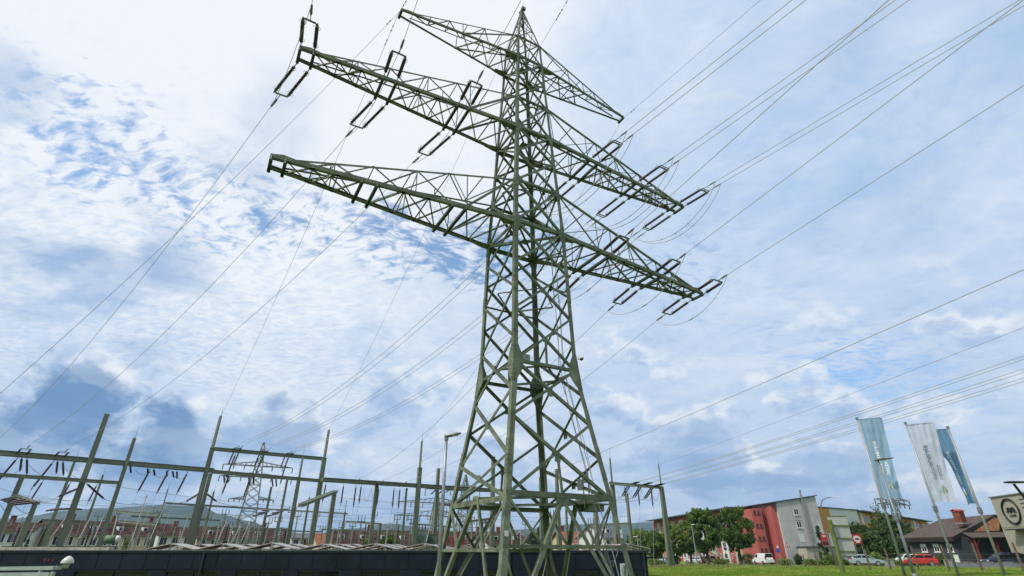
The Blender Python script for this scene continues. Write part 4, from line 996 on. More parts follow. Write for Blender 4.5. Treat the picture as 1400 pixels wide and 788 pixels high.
for i, (a, b) in enumerate(wsx):
    if wins[i][2] == 0: continue
    mb = MB(); t0 = .06
    fbox(a, b, zwt - t0, zwt - .002, -.2, -.02, mb); fbox(a, b, zwb + .002, zwb + t0, -.2, -.02, mb); fbox(a + .001, a + t0, zwb + t0, zwt - t0, -.2, -.02, mb); fbox(b - t0, b - .001, zwb + t0, zwt - t0, -.2, -.02, mb)
    fbox((a + b) / 2 - .03, (a + b) / 2 + .03, zwb + t0, zwt - t0, -.18, -.04, mb)
    wn = obj('window', mb, black, bld); mb = MB(); fbox(a + t0, b - t0, zwb + t0, zwt - t0, -.16, -.13, mb); obj('pane', mb, glass, wn)
for px in (274, 697, 882):
    s = fx(px)[0] * 1.0; mb = MB(); c = FA + fd * s + fn * .08; mb.tube([(c.x, c.y, RZ - .1), (c.x, c.y, -4)], .05, 8); mb.box((c.x, c.y, -1.0), .14, .14, .05); mb.box((c.x, c.y, -2.4), .14, .14, .05)
    obj('downpipe', mb, mat('pipe_dark', (.03, .035, .042), .4), bld)
mb = MB()
for px in (56, 61.5, 67): s = fx(px)[0]; fbox(s - .06, s + .06, -.52, -.42, .023, .05, mb)
obj('red_mark', mb, mat('red_mark', (.22, .02, .02)), bld)
# roof solar panels in east-west tents
pan = mat('solar_back', (.46, .39, .32), .75, 0, .12, 2); cell = mat('solar_glass', (.36, .33, .30), .35, 0, .08, 1, spec=.5)
tents = [(232, 40), (300, 39.6), (362, 39.4), (430, 39.4), (494, 39.4), (558, 39.4), (618, 39.2), (668, 39.2), (722, 39.2), (778, 39.2), (826, 39.2)]
nrow = 0
tw = 1.72
x0_ = at(246, 752, 39).x
k = 0
while True:
    x = x0_ + k * 3.35
    if x > 8.2: break
    if x < 8:
        for row in range(3):
            y = 38.6 + row * 3.4 + .15 * sin(k * 2.1 + row)
            lab = f'{ORD[min(k, 19)]} solar panel tent from the left in the {("front", "second", "rear")[row]} row on the dark roof'
            t = thing('solar_panel_tent', lab, 'solar panel', (x, y, RZ - .1), 'solar panel tents on the dark roof')
            zb = RZ + .08 + .05 * rc.random(); rise = .30 + .05 * rc.random()
            for e in (-1, 1):
                mb = MB(); ri = V((x, y, zb + rise)); lo = V((x + e * tw * .93, y, zb))
                n = (lo - ri).cross(V((0, 1, 0))).normalized()
                mb.plate([ri + V((e * .04, -.85, 0)), ri + V((e * .04, .85, 0)), lo + V((0, .85, 0)), lo + V((0, -.85, 0))], .04, n); obj('solar_panel', mb, (pan if e < 0 else cell), t)
            mb = MB()
            for yy in (-.8, .8):
                mb.bar((x - tw * .9, y + yy, RZ - .08), (x + tw * .9, y + yy, RZ - .08), .06); mb.bar((x, y + yy, RZ - .1), (x, y + yy, zb + rise - .03), .05)
                mb.bar((x - tw * .88, y + yy, RZ - .1), (x - tw * .88, y + yy, zb - .02), .05); mb.bar((x + tw * .88, y + yy, RZ - .1), (x + tw * .88, y + yy, zb - .02), .05)
                for xx in (-1.1, -.3, .5): mb.box((x + xx, y + yy, RZ - .03), .4, .22, .08)
            obj('mounting_frame', mb, galv_dull, t)
            if row == 0 and rc.random() < 2:
                mb = MB(); pts = [(x + .1 + .12 * sin(j * 2.3), y - .86, zb + rise - .06 + .05 * cos(j * 1.9)) for j in range(9)]; mb.tube(pts, .015, 4)
                obj('cable_bundle', mb, alu, t)
    k += 1
# vents and skylight frames on the left part of the roof
for i, px in enumerate((14, 79, 100, 111, 119, 126, 150)):
    p = at(px, 748, 38); mb = MB(); mb.box((p.x, p.y, RZ + .1), .55, .5, .26); mb.box((p.x, p.y, RZ + .25), .65, .6, .05)
    tag(obj('roof_vent', mb, black), f'{ORD[i]} small dark roof vent from the left along the pale roof edge', 'roof vent', 'roof vents on the dark building')
# lamp and canopy at the bottom left
p = at(91, 772, 24); gz = -4
t = thing('dome_lamp', 'white dome-topped lamp on a dark pole in front of the navy wall at lower left', 'lamp', (p.x, p.y, gz))
mb = MB(); mb.tube([(p.x, p.y, gz), (p.x, p.y, p.z - .1)], .05, 8); obj('pole', mb, black, t)
mb = MB(); mb.tube([p + V((0, 0, -.14)), p + V((0, 0, .03))], [.09, .13], 12); obj('lens', mb, mat('frosted', (.35, .36, .28), .3), t, True)
mb = MB(); mb.tube([p + V((0, 0, .04)), p + V((0, 0, .06)), p + V((0, 0, .16)), p + V((0, 0, .25)), p + V((0, 0, .30)), p + V((0, 0, .315))], [.225, .23, .20, .13, .06, .01], 24); obj('dome_shade', mb, mat('cream_enamel', (.62, .60, .52), .35), t, True)
p0 = at(-60, 778.5, 19); p1 = at(75.5, 776.6, 17.2); t = thing('glass_canopy', 'pale green metal canopy with glass panes at the lower left corner', 'canopy', (p0.x, p0.y, -4))
pg = mat('sage_frame', (.33, .37, .33), .4, .2)
dn = (p1 - p0).normalized(); bk = V((-dn.y, dn.x, 0))
mb = MB(); mb.bar(p0, p1, .12, .10); mb.bar(p0 + V((0, 0, -.17)) + bk * -.01, p1 + V((0, 0, -.17)) + bk * -.01 - dn * .1, .10, .12); mb.bar(p1, p1 + bk * .2 - dn * .1, .1, .1); mb.bar(p1 + V((0, 0, -.1)), p1 + V((-.25, 0, -2.4)) + dn * -.1, .09)
mb.bar(p1 - dn * .6 - V((0, 0, .05)), p1 - dn * .75 - V((0, 0, 2.6)), .09); obj('frame', mb, pg, t)
mb = MB(); mb.plate([p0 + bk * .06, p1 + bk * .06, p1 + bk * .5 - dn * .6 + V((0, 0, .02)), p0 + bk * .5 + V((0, 0, .02))], .02, V((0, 0, 1))); obj('pane', mb, glass, t)
for e in (0, 1):
    mb = MB(); q = p1 - dn * (.8 + e * 1.9) - V((0, 0, .25)); q2 = q - dn * 1.7; mb.plate([q, q2, q2 - V((0, 0, 2)), q - V((0, 0, 2))], .02, bk); obj('pane', mb, mat('mint_glass', (.14, .22, .19), .15, spec=.7), t)
# garden shrubs reflected below windows are left to the glass

# ------------------------------------------------------------------ grey street lamp in front of the pylon
p = at(610.5, 596, 21); gz = -4; t = thing('street_lamp', 'tall grey street lamp with flat head left of the big pylon', 'street lamp', (p.x, p.y, gz))
mb = MB(); mb.tube([(p.x, p.y, gz), (p.x, p.y, p.z - 2.2), (p.x, p.y, p.z)], [.085, .07, .06], 12); obj('mast', mb, galv, t, True)
mb = MB(); d = V((.95, -.25, .12)).normalized(); s_ = V((-d.y, d.x, 0)).normalized(); u_ = d.cross(s_)
def lamp_head(mb, p, d, L, w0, w1, th):
    s_ = V((-d.y, d.x, 0)).normalized(); u_ = d.cross(s_)
    ks = [(-.12, .35, .5), (0, .8, 1), (.3, 1, 1.1), (.7, .9, .8), (.95, .6, .4), (1, .3, .2)]
    i0 = len(mb.v)
    for f, a, b in ks:
        for x, y in ((-1, -.2), (-.8, -.6), (.8, -.6), (1, -.2), (.7, .6), (-.7, .6)): mb.v.append(p + d * L * f + s_ * x * a * w0 / 2 + u_ * y * b * th)
    for j in range(len(ks) - 1):
        for k in range(6): a = i0 + j * 6 + k; b = i0 + j * 6 + (k + 1) % 6; mb.f.append([a, b, b + 6, a + 6])
    mb.f.append([i0 + k for k in range(6)]); mb.f.append([i0 + (len(ks) - 1) * 6 + k for k in range(6)][::-1])
lamp_head(mb, p, d, .62, .30, .2, .09); mb.tube([p - V((0, 0, .18)), p + V((0, 0, .04))], .085, 10)
obj('lamp_head', mb, mat('lamp_grey', (.20, .21, .22), .4, .3), t)
mb = MB(); c = p + d * .3 + V((0, 0, -.055)); mb.box(c, .34, .16, .02, atan2(d.y, d.x)); obj('lens', mb, mat('lens_glass', (.5, .5, .48), .2), t)
# ------------------------------------------------------------------ houses behind the substation
tile = mat('brown_roof_tiles', (.058, .033, .027), .9, 0, .45, .7, col2=(.10, .058, .046), grime=(.030, .021, .019, .7), spec=.05)
tile_r = mat('red_roof_tiles', (.24, .085, .045), .85, 0, .25, 1.5)
slate = mat('slate_tiles', (.10, .10, .11), .7, 0, .15, 1)
cream = mat('cream_render', (.50, .43, .31), .9, 0, .08, .5); whiter = mat('white_render', (.60, .60, .58), .9, 0, .06, .5); yellowr = mat('yellow_render', (.52, .44, .22), .9, 0, .06, .5)
brick = mat('brick', (.20, .07, .045), .9, 0, .25, 3, spec=.1)
def gable_house(pl, pr, zE, zR, depth, label, wm, rm, nwin=6, dorm=0, chim=1, hip=0, floors=1, name='house', rows=None):
    """long side from pl to pr (plan points) facing the viewer; eave zE, ridge zR"""
    pl = V((pl[0], pl[1], 0)); pr = V((pr[0], pr[1], 0)); d = (pr - pl).normalized(); n = V((d.y, -d.x, 0))
    if n.y > 0: n = -n
    L = (pr - pl).length; g = min(ground_z(pl.x, pl.y), ground_z(pr.x, pr.y)) - .3; t = thing(name, label, 'house', ((pl + pr) / 2) + V((0, 0, g)), 'houses beyond the substation')
    P = lambda s, e, z: pl + d * s - n * e + V((0, 0, z))
    mb = MB(); a = atan2(d.y, d.x); c = P(L / 2, depth / 2, (g + zE) / 2); mb.box(c, L, depth, zE - g, a)
    if not hip:
        for s in (0, L): mb.face([P(s, 0, zE), P(s, depth, zE), P(s, depth / 2, zR - .1)])
    obj('wall', mb, wm, t)
    mb = MB(); o = .5; h = hip * depth / 2
    for e0, sgn in ((-o, 1), (depth + o, -1)):
        mb.plate([P(-o, e0, zE - .15), P(L + o, e0, zE - .15), P(L + o - h, depth / 2, zR), P(-o + h, depth / 2, zR)], .14, (-n * -1 * sgn + V((0, 0, 1))))
    if hip:
        for s, h2 in ((-o, h), (L + o, -h)): mb.face([P(s, -o, zE - .15), P(s, depth + o, zE - .15), P(s + h2, depth / 2, zR)])
    rf = obj('roof', mb, rm, t)
    mb = MB(); mb.bar(P(-o, -o - .06, zE - .18), P(L + o, -o - .06, zE - .18), .14, .12); obj('gutter', mb, mat('gutter', (.18, .16, .14), .6), t)
    for i in range(chim):
        s = L * (i + .6) / (chim + .2); mb = MB(); mb.box(P(s, depth / 2 + .5, zR + .1), .7, .6, 2.0, a); mb.box(P(s, depth / 2 + .5, zR + 1.12), .85, .75, .1, a); obj('chimney', mb, brick, rf)
    for i in range(dorm):
        s = L * (i + .5) / dorm; zz = zE + (zR - zE) * .42; e = depth / 2 * .38; mb = MB(); mb.box(P(s, e, zz + .1), .95, 1.1, .95, a)
        dm = obj('dormer', mb, whiter, rf); mb = MB(); mb.box(P(s, e - .56, zz + .12), .6, .04, .55, a); obj('window', mb, glass, dm)
    for fl in range(floors):
        zc = zE - 1.1 - fl * 2.8
        for i in range(nwin):
            s = L * (i + .5) / nwin; mb = MB(); c = P(s, -.02, zc)
            for e in (-1, 1): mb.box(P(s + e * .58, -.02, zc), .1, .08, 1.4, a)
            mb.box(P(s, -.02, zc + .72), 1.26, .08, .1, a); mb.box(P(s, -.05, zc - .74), 1.36, .16, .08, a); mb.box(P(s, -.02, zc), .05, .06, 1.36, a)
            wn = obj('window', mb, white, t); mb = MB(); mb.box(P(s, -.005, zc), 1.06, .03, 1.34, a); obj('pane', mb, glass, wn)
    return t
def pl_(px, Y): p = at(px, 745, Y); return (p.x, p.y)
gable_house(pl_(-60, 96), pl_(36, 100), 3.2, 4.7, 9, 'white house with brown roof at the left edge behind the substation', whiter, tile, 6, 0, 1)
gable_house(pl_(66, 104), pl_(246, 124), 2.9, 5.5, 11, 'long cream row house with dark brown roof left of the tall stepped post', cream, tile, 12, 5, 3)
gable_house(pl_(214, 114), pl_(262, 118), 3.0, 4.6, 8, 'small white house with a chimney just left of the tall stepped post', whiter, tile, 3, 0, 1)
gable_house(pl_(268, 126), pl_(398, 138), 2.7, 5.2, 11, 'brown roofed cream row house seen behind the high gantry', cream, tile, 9, 4, 2)
gable_house(pl_(398, 120), pl_(430, 122), 2.7, 3.6, 10, 'pale flat looking house between the posts below the high gantry', mat('pale_blue_render', (.42, .46, .52), .9), slate, 3, 0, 0)
gable_house(pl_(436, 108), pl_(449, 109), 1.3, 3.2, 8, 'small house with bright red roof beside the squat thick post', cream, tile_r, 1, 0, 0)
gable_house(pl_(454, 118), pl_(566, 126), 1.5, 4.3, 12, 'long brown roofed building with small dormers under the middle long beam', cream, tile, 10, 4, 1)
gable_house(pl_(580, 130), pl_(690, 136), 1.7, 4.4, 11, 'dark red roofed row house behind the left legs of the pylon', cream, tile, 8, 3, 2)
gable_house(pl_(668, 118), pl_(722, 122), 1.5, 3.7, 10, 'red brown roofed house seen between the front and back pylon legs', whiter, tile, 4, 2, 1)
gable_house(pl_(776, 120), pl_(806, 122), 1.6, 3.9, 9, 'yellow house with orange tiled roof seen through the pylon', yellowr, tile_r, 3, 0, 2, floors=2)
gable_house(pl_(828, 112), pl_(846, 114), 2.5, 5.0, 8, 'white gabled house with grey slate roof beside the right pylon leg', whiter, slate, 2, 1, 1, floors=2)

# ------------------------------------------------------------------ right hand buildings
def win_on(P, s, z, wd, ht, a, t, frame_m=white, d=.02, name='window', sill=True):
    mb = MB(); f = .09
    for e in (-1, 1): mb.box(P(s + e * (wd / 2 - f / 2), -d, z), f, .08, ht, a)
    mb.box(P(s, -d, z + ht / 2 - f / 2), wd - 2 * f, .08, f, a); mb.box(P(s, -d, z - ht / 2 + f / 2), wd - 2 * f, .08, f, a); mb.box(P(s, -d, z), .06, .06, ht - 2 * f, a)
    if sill: mb.box(P(s, -.08, z - ht / 2 - .08), wd + .2, .2, .08, a)
    wn = obj(name, mb, frame_m, t); mb = MB(); mb.box(P(s, -.005, z), wd - 2 * f, .02, ht - 2 * f, a); obj('pane', mb, glass, wn)
grey_r = mat('grey_render', (.46, .45, .43), .92, 0, .10, .25, grime=(.25, .25, .24, .5), bump=.1)
redr = mat('red_render', (.42, .10, .085), .92, 0, .08, .3, grime=(.30, .08, .07, .5))
redd = mat('deep_red_render', (.32, .06, .05), .92, 0, .08, .3)
g0 = -3.0
K = 1.18
E1 = V((72.0, 150.0, 0)); E2 = V((70.6, 128.6, 0))          # grey gable end, far corner to near corner
def wall_(pts, m, name, t, th=.3, parent=None):
    mb = MB(); a, b = V(pts[1]) - V(pts[0]), V(pts[2]) - V(pts[0]); n = a.cross(b).normalized(); mb.plate([V(p) - n * th / 2 for p in pts], th, n); return obj(name, mb, m, t)
ap = thing('apartment_building', 'four storey apartment building with red facade and tall grey gable wall', 'building', (80, 150, g0))
def up(px, py, z): return atz(px, py, z)
# roof corner plan points from their directions at their heights
G0 = at(1061, 687.5, 131); G1 = at(1114, 678.3, 132.5); zL, zH = G0.z, G1.z
gA, gB = V((G0.x, G0.y, 0)), V((G1.x, G1.y, 0)); d = (gB - gA).normalized(); a = atan2(d.y, d.x); Lg = (gB - gA).length
bk_ = V((-.09, 1, 0)).normalized()
P = lambda s, e, z: gA + d * s + bk_ * e + V((0, 0, z))
mb = MB(); DP = 72
for e in (0, DP): mb.v += [P(0, e, g0), P(Lg, e, g0), P(Lg, e, zH), P(0, e, zL)]
mb.f += [[0, 1, 2, 3], [7, 6, 5, 4], [0, 4, 5, 1], [1, 5, 6, 2], [2, 6, 7, 3], [3, 7, 4, 0]]
obj('wall', mb, grey_r, ap)
mb = MB(); mb.plate([P(-1.6, -.35, zL - .02), P(Lg + .35, -.35, zH + .12), P(Lg + .35, DP, zH + .12), P(-1.6, DP, zL - .02)], .2, V((-.1, 0, 1))); obj('roof', mb, mat('roof_sheet', (.08, .085, .09), .5, .3), ap)
def Zg(px, py): return at(px, py, 131.5).z
for py_, s_ in ((700, .44), (717.5, .44)): win_on(P, Lg * s_, Zg(1085, py_), 1.25, 1.35, a, ap)
mb = MB(); mb.box(P(Lg * .44, -.02, Zg(1090, 736)), 1.2, .1, 1.7, a); obj('shutter', mb, whiter, ap)
mb = MB(); mb.box(P(Lg * .44, -.02, Zg(1090, 712)), 1.25, .1, .25, a); obj('shutter', mb, galv_dull, ap)
mb = MB(); s = Lg * .63; mb.tube([P(s, -.35, Zg(1106, 748)), P(s, -.35, zH + .9)], .2, 10); mb.tube([P(s, -.35, zH + .9), P(s, -.35, zH + 1.2)], .25, 10); obj('chimney_flue', mb, mat('flue_steel', (.26, .25, .23), .5, .3), ap)
za = Zg(1100, 748.5); mb = MB(); mb.box(P(Lg * .66, -1.6, (g0 + za) / 2), Lg * .78, 3.0, za - g0, a); an = obj('annex', mb, mat('annex_render', (.42, .38, .30), .9, 0, .12, .5), ap)
mb = MB(); mb.box(P(Lg * .66, -1.7, za + .09), Lg * .82, 3.5, .18, a); obj('roof', mb, mat('roof_sheet', (.08, .08, .08)), an)
mb = MB(); mb.box(P(Lg * .5, -3.12, (g0 + za) / 2 - .2), 1.6, .06, za - g0 - .9, a); mb.box(P(Lg * .88, -3.12, (g0 + za) / 2 - .2), 1.6, .06, za - g0 - .9, a); obj('garage_door', mb, mat('door_grey', (.26, .25, .23)), an)
# red stair towers in front of the long side that runs away from us
def blk(x0, x1, y0, y1, z1, m, nm): mb = MB(); mb.box(((x0 + x1) / 2, (y0 + y1) / 2, (g0 + z1) / 2), x1 - x0, y1 - y0, z1 - g0); return obj(nm, mb, m, ap)
xa, xb, xc = at(1033.5, 730, 134).x, at(1046, 730, 134).x, gA.x - .05
ztw = at(1046, 693, 134).z
blk(xb, xc, 135.0, 142, ztw - .3, redd, 'stair_tower'); blk(xc - 1.2, xc, 131.6, 135.0, zL - .6, redr, 'stair_tower'); blk(xa, xb, 134, 142, ztw - .4, redr, 'stair_tower')
for py_ in (700.5, 718.5, 736, 752):
    for e in (.32, .74):
        zz = at(1040, py_, 134).z; win_on(lambda s, e_, z: V((xa + s, 134 + e_, z)), (xb - xa) * e, zz, .5, .75, 0, ap, mat('brown_frame', (.10, .07, .05)))
mb = MB()
for k in range(3): mb.bar((xb + .6 + k * 1.3, 134.9, ztw - 1.4), (xb + 1.4 + k * 1.3, 133.2, ztw + .1), .09)
obj('roof_brace', mb, steel_dk, ap)
mb = MB(); mb.tube([(xb + .12, 133.9, g0), (xb + .12, 133.9, ztw - .4)], .07, 8); obj('downpipe', mb, galv_dull, ap)
nl = V((-1, -.09, 0)).normalized(); fa = at(1030, 700, 142); 
Q = lambda s, e, z: V((xa + .4, 142, 0)) + bk_ * s - nl * e + V((0, 0, z))
al = atan2(bk_.y, bk_.x)
mb = MB(); mb.box(Q(33, 1.6, (g0 + zL - .5) / 2), 66, 3.2, zL - .5 - g0, al); obj('facade', mb, redr, ap)
mb = MB(); mb.box(Q(33, 0, zL - .25), 67, 6.0, .22, al); obj('roof', mb, mat('roof_sheet', (.08, .08, .08)), ap)
for k in range(9):
    s0 = 2.5 + k * 7
    mb = MB(); mb.box(Q(s0 + 1.5, -.06, (g0 + zL - 1) / 2), 3.6, .3, zL - 1.4 - g0, al); obj('facade_panel', mb, (mat('beige_render', (.42, .36, .27)), whiter)[k % 2], ap)
    for fl in range(4): win_on(lambda s, e, z: Q(s, e - .24, z), s0 + 1.5, -1.0 + fl * 2.7, 1.8, 1.3, al, ap); win_on(Q, s0 + 5.2, -1.0 + fl * 2.7, 1.1, 1.2, al, ap)
mb = MB()
for k in range(4): x = at(965 + k * 9, 760, 128).x; mb.plate([(x, 128, -2.3), (x + .35, 128, -2.3), (x - 2.6, 128.4, 1.6), (x - 2.95, 128.4, 1.6)], .3, V((0, 1, 0)))
obj('stair_ramp', mb, mat('concrete', (.3, .29, .27)), ap)
# white and orange building
ob = thing('apartment_building', 'long white and orange striped apartment block behind the dark green bushes', 'building', (110, 170, g0))
s0_, s1_, s2_ = atz(1114, 693, 10.8), atz(1171, 697.5, 10.8), atz(1268, 712.5, 10.8)
A1, A2, A3 = (V((p.x, p.y, 0)) for p in (s0_, s1_, s2_))
orange = mat('orange_render', (.50, .22, .04), .9, 0, .08, .4); orange2 = mat('deep_orange_render', (.48, .13, .03), .9)
d2 = (A2 - A1).normalized(); a2 = atan2(d2.y, d2.x); n2 = V((-d2.y, d2.x, 0)); L2 = (A2 - A1).length
P2_ = lambda s, e, z: A1 + d2 * s + n2 * e + V((0, 0, z))
mb = MB(); mb.box(P2_(L2 / 2, 6, (g0 + 10.7) / 2), L2, 12, 10.7 - g0, a2); obj('wall', mb, mat('white_wall', (.58, .58, .59), .9, 0, .05, .3), ob)
mb = MB(); mb.box(P2_(L2 * .14, -.08, 7.6), L2 * .30, .3, 6.0, a2); obj('facade_panel', mb, orange, ob)
mb = MB(); mb.box(P2_(L2 / 2, 6, 10.8), L2 + .8, 12.8, .22, a2); obj('roof', mb, mat('roof_sheet', (.08, .08, .08)), ob)
d3 = (A3 - A2).normalized(); a3 = atan2(d3.y, d3.x); n3 = V((-d3.y, d3.x, 0)); n3 = n3 if n3.y > 0 or n3.x < 0 else -n3; L3 = (A3 - A2).length
P3_ = lambda s, e, z: A2 + d3 * s + n3 * e + V((0, 0, z))
mb = MB(); mb.box(P3_(L3 / 2 + .3, 6, (g0 + 10.3) / 2), L3, 12, 10.3 - g0, a3); obj('facade', mb, orange, ob)
mb = MB(); mb.box(P3_(L3 / 2 + .5, 5.5, 10.6), L3 + 1, 14, .25, a3); obj('roof', mb, mat('roof_sheet', (.08, .08, .08)), ob)
k = 0; s_ = 2.5
while s_ < L3 - 3:
    if k % 3 == 0:
        mb = MB(); mb.box(P3_(s_, -.1, (g0 + 10.2) / 2), 1.6, .3, 10.2 - g0, a3); obj('facade_panel', mb, (orange2 if k % 2 else whiter), ob)
    else:
        for fl in range(3): win_on(P3_, s_, 8.6 - fl * 3, 2.4, 1.6, a3, ob, whiter)
    s_ += 3.4; k += 1
# grey house with brown roof and chimney
hp = thing('house', 'dark grey single storey house with brown hipped roof and red brick chimney', 'house', (90, 92, -2))
hz = -2.1
c0 = atz(1246, 737, 1.75); c1 = atz(1307, 733, 1.9)
H0, H1 = V((c0.x, c0.y, 0)), V((c1.x, c1.y, 0)); 
H1 = V(at(1303, 734, 86).to_2d().to_3d()); H0 = V(at(1240, 738, 92).to_2d().to_3d()); H2 = V(at(1400, 730, 84).to_2d().to_3d())
dh = (H1 - H0).normalized(); ah = atan2(dh.y, dh.x); nh = V((-dh.y, dh.x, 0)); LH = (H1 - H0).length
zE = at(1303, 734, 86).z; zE2 = zE
PH = lambda s, e, z: H0 + dh * s + nh * e + V((0, 0, z))
dg = (H2 - H1).normalized(); LG = (H2 - H1).length; ag = atan2(dg.y, dg.x); ng = V((-dg.y, dg.x, 0))
PG = lambda s, e, z: H1 + dg * s + ng * e + V((0, 0, z))
darkg = mat('anthracite_render', (.045, .05, .062), .85, 0, .12, .6, grime=(.08, .075, .07, .3)); darkwood = mat('dark_fascia', (.022, .016, .014), .7)
zR = zE + 3.1
mb = MB(); pts = [H0, H1, H2, H2 + nh * 9, H0 + nh * 9]; mb.v += [p + V((0, 0, z)) for z in (hz, zE) for p in pts]; n = 5
for k in range(n): mb.f.append([k, (k + 1) % n, n + (k + 1) % n, n + k])
mb.f.append([n + k for k in range(n)]); obj('wall', mb, darkg, hp)
# front slope over the windows, its hip, and the gable over the terrace
mb = MB(); o = .8
eA, eB = PH(-o, -o, zE - .1), H1 - nh * o + dh * .3 + V((0, 0, zE - .1)); 
rA = at(1288, 710.5, 93); rB = at(1361, 704, 88.5)
eC = at(1226, 722, 112)
mb.plate([eA, eB, rB, rA], .22, V((0, -1, 1)))
mb.plate([eA, rA, eA + nh * 13 + V((0, 0, 0))], .2, V((-1, 0, 1)))
mb.plate([rA, rB, H2 + nh * 14 + V((0, 0, zE)), eA + nh * 13], .2, V((0, 1, 1)))
brt = mat('brown_shingles', (.085, .062, .050), .9, 0, .3, 2.2, grime=(.09, .07, .06, .5), bump=.3, bscale=6)
hr = obj('roof', mb, brt, hp)
mb = MB(); mb.bar(eA - V((0, 0, .32)), eB - V((0, 0, .32)), .08, .5); mb.bar(eB - V((0, 0, .3)), rB - V((0, 0, .25)) + V((.1, -.2, 0)), .12, .45); obj('fascia', mb, darkwood, hp)
# wooden gable infill and canopy
gt = [H1 + dg * .8 + V((0, 0, zE + .45)), H1 + dg * 11 + V((0, 0, zE + .45)), rB + V((2.0, 2.0, -.3)) + dg * 1.5, rB + V((.2, .5, -.35))]
mb = MB(); gw = [at(1321, 727.5, 86.6), at(1366, 726, 86.6), at(1366, 708, 88), at(1357, 708.5, 88)]
mb.plate(gw, .12, V((0, -1, 0))); obj('gable_boarding', mb, mat('orange_boards', (.20, .09, .032), .8, 0, .45, 2.5), hp)
mb = MB(); mb.plate([at(1316, 729, 85.3), at(1374, 728, 85.3), at(1376, 735, 82.3), at(1330, 735.5, 82.3)], .14, V((0, -1, 1.2))); obj('canopy_roof', mb, brt, hp)
mb = MB()
for px in (1337, 1366):
    b = at(px + 3, 760, 82.8); tq = V((b.x, b.y, at(px, 736, 82.6).z)); mb.bar(V((b.x, b.y, hz)), tq, .16)
    for e in (-1, 1): mb.bar(tq - V((0, 0, 1.1)), tq + V((e * .9, 0, -.02)), .12)
obj('canopy_post', mb, mat('red_stain', (.20, .03, .025), .7), hp)
for k, px in enumerate((1264.5, 1280, 1296)):
    f = (px - 1246) / 58.; s = LH * f * 1.0
    win_on(PH, s, zE - 1.5, .8, 1.1, ah, hp)
    mb = MB(); mb.box(PH(s, -.06, zE - 1.2), .62, .06, .42, ah); obj('shutter', mb, whiter, hp)
c = at(1312, 708, 87.4); mb = MB(); zb, zt = at(1312, 716.5, 87.4).z - .3, at(1312, 700, 87.4).z
mb.box((c.x, c.y, (zb + zt) / 2), 1.2, 1.0, zt - zb, .35); ch = obj('chimney', mb, brick, hr)
mb = MB(); mb.box((c.x, c.y, zt + .05), 1.35, 1.15, .1, .35)
mb.plate([(c.x - .72, c.y - .62, zt + .12), (c.x + .72, c.y - .62, zt + .12), (c.x + .72, c.y, zt + .36), (c.x - .72, c.y, zt + .36)], .06, V((0, -1, 2))); mb.plate([(c.x - .72, c.y + .62, zt + .12), (c.x + .72, c.y + .62, zt + .12), (c.x + .72, c.y, zt + .36), (c.x - .72, c.y, zt + .36)], .06, V((0, 1, 2)))
obj('cap', mb, mat('cap_red', (.42, .09, .06), .7), ch)
mb = MB(); mb.box(V((c.x, c.y, zb + .35)), 1.35, 1.15, .25, .35); obj('flashing', mb, galv, ch)
mb = MB(); mb.box(PH(LH * .92, -.05, hz + .9), .7, .1, 1.6, ah); obj('door', mb, whiter, hp)
# beige hall with ring logo
bh = thing('commercial_building', 'tall beige rendered hall with round black logo at the right edge', 'building', (105, 80, -2))
B0 = V(at(1353.5, 681, 80).to_2d().to_3d()); zT = at(1353.5, 681, 80).z; q = atz(1400, 674.5, zT); B1 = V((q.x, q.y, 0)); db = (B1 - B0).normalized(); ab = atan2(db.y, db.x); nbk = V((-db.y, db.x, 0)); LB = 30
PB = lambda s, e, z: B0 + db * s + nbk * e + V((0, 0, z))
beige = mat('beige_hall_render', (.36, .33, .25), .9, 0, .06, .3)
mb = MB(); mb.box(PB(LB / 2, 7, (zT - 2.2) / 2), LB, 14, zT + 2.2, ab); obj('wall', mb, beige, bh)
mb = MB(); mb.box(PB(LB / 2, 7, zT + .05), LB + .3, 14.3, .14, ab); obj('roof_edge', mb, galv_dull, bh)
mb = MB(); zz = at(1365, 722, 80).z; mb.box(PB(LB / 2, -.01, zz), LB, .04, .05, ab); obj('facade_joint', mb, mat('joint', (.2, .18, .14)), bh)
def onwall(px, py):
    r = ray(px, py); n = nbk; k = B0.dot(n) / V((r.x, r.y, 0)).dot(n); return r * k
cl = onwall(1383, 699); rad = (zT - onwall(1383, 715).z) * .48
ztop, zbot = onwall(1377, 682.5).z, onwall(1390, 716).z; rad = (ztop - zbot) / 2; cl = V((onwall(1383, 699).x, onwall(1383, 699).y, (ztop + zbot) / 2))
mb = MB(); ring = [cl - nbk * .12 + db * cos(x) * rad + V((0, 0, sin(x) * rad)) for x in [i * 2 * pi / 48 for i in range(49)]]; mb.tube(ring, .11, 6, caps=False)
lg = obj('logo_ring', mb, black, bh, True)
def text_mesh(s, size, fn, m, name, parent, bold=0.0, depth=0.0):
    cu = bpy.data.curves.new(name, 'FONT'); cu.body = s; cu.size = size; cu.offset = bold; cu.extrude = depth
    o = bpy.data.objects.new(name, cu); COL.objects.link(o); bpy.context.view_layer.update()
    me0 = o.to_mesh(); mb = MB(); 
    vs = [v.co.copy() for v in me0.vertices]; fs = [list(p.vertices) for p in me0.polygons]; o.to_mesh_clear(); bpy.data.objects.remove(o); bpy.data.curves.remove(cu)
    # subdivide long text so that it can follow cloth
    mb.v = [fn(v.x, v.y, v.z) for v in vs]; mb.f = fs
    return obj(name, mb, m, parent)
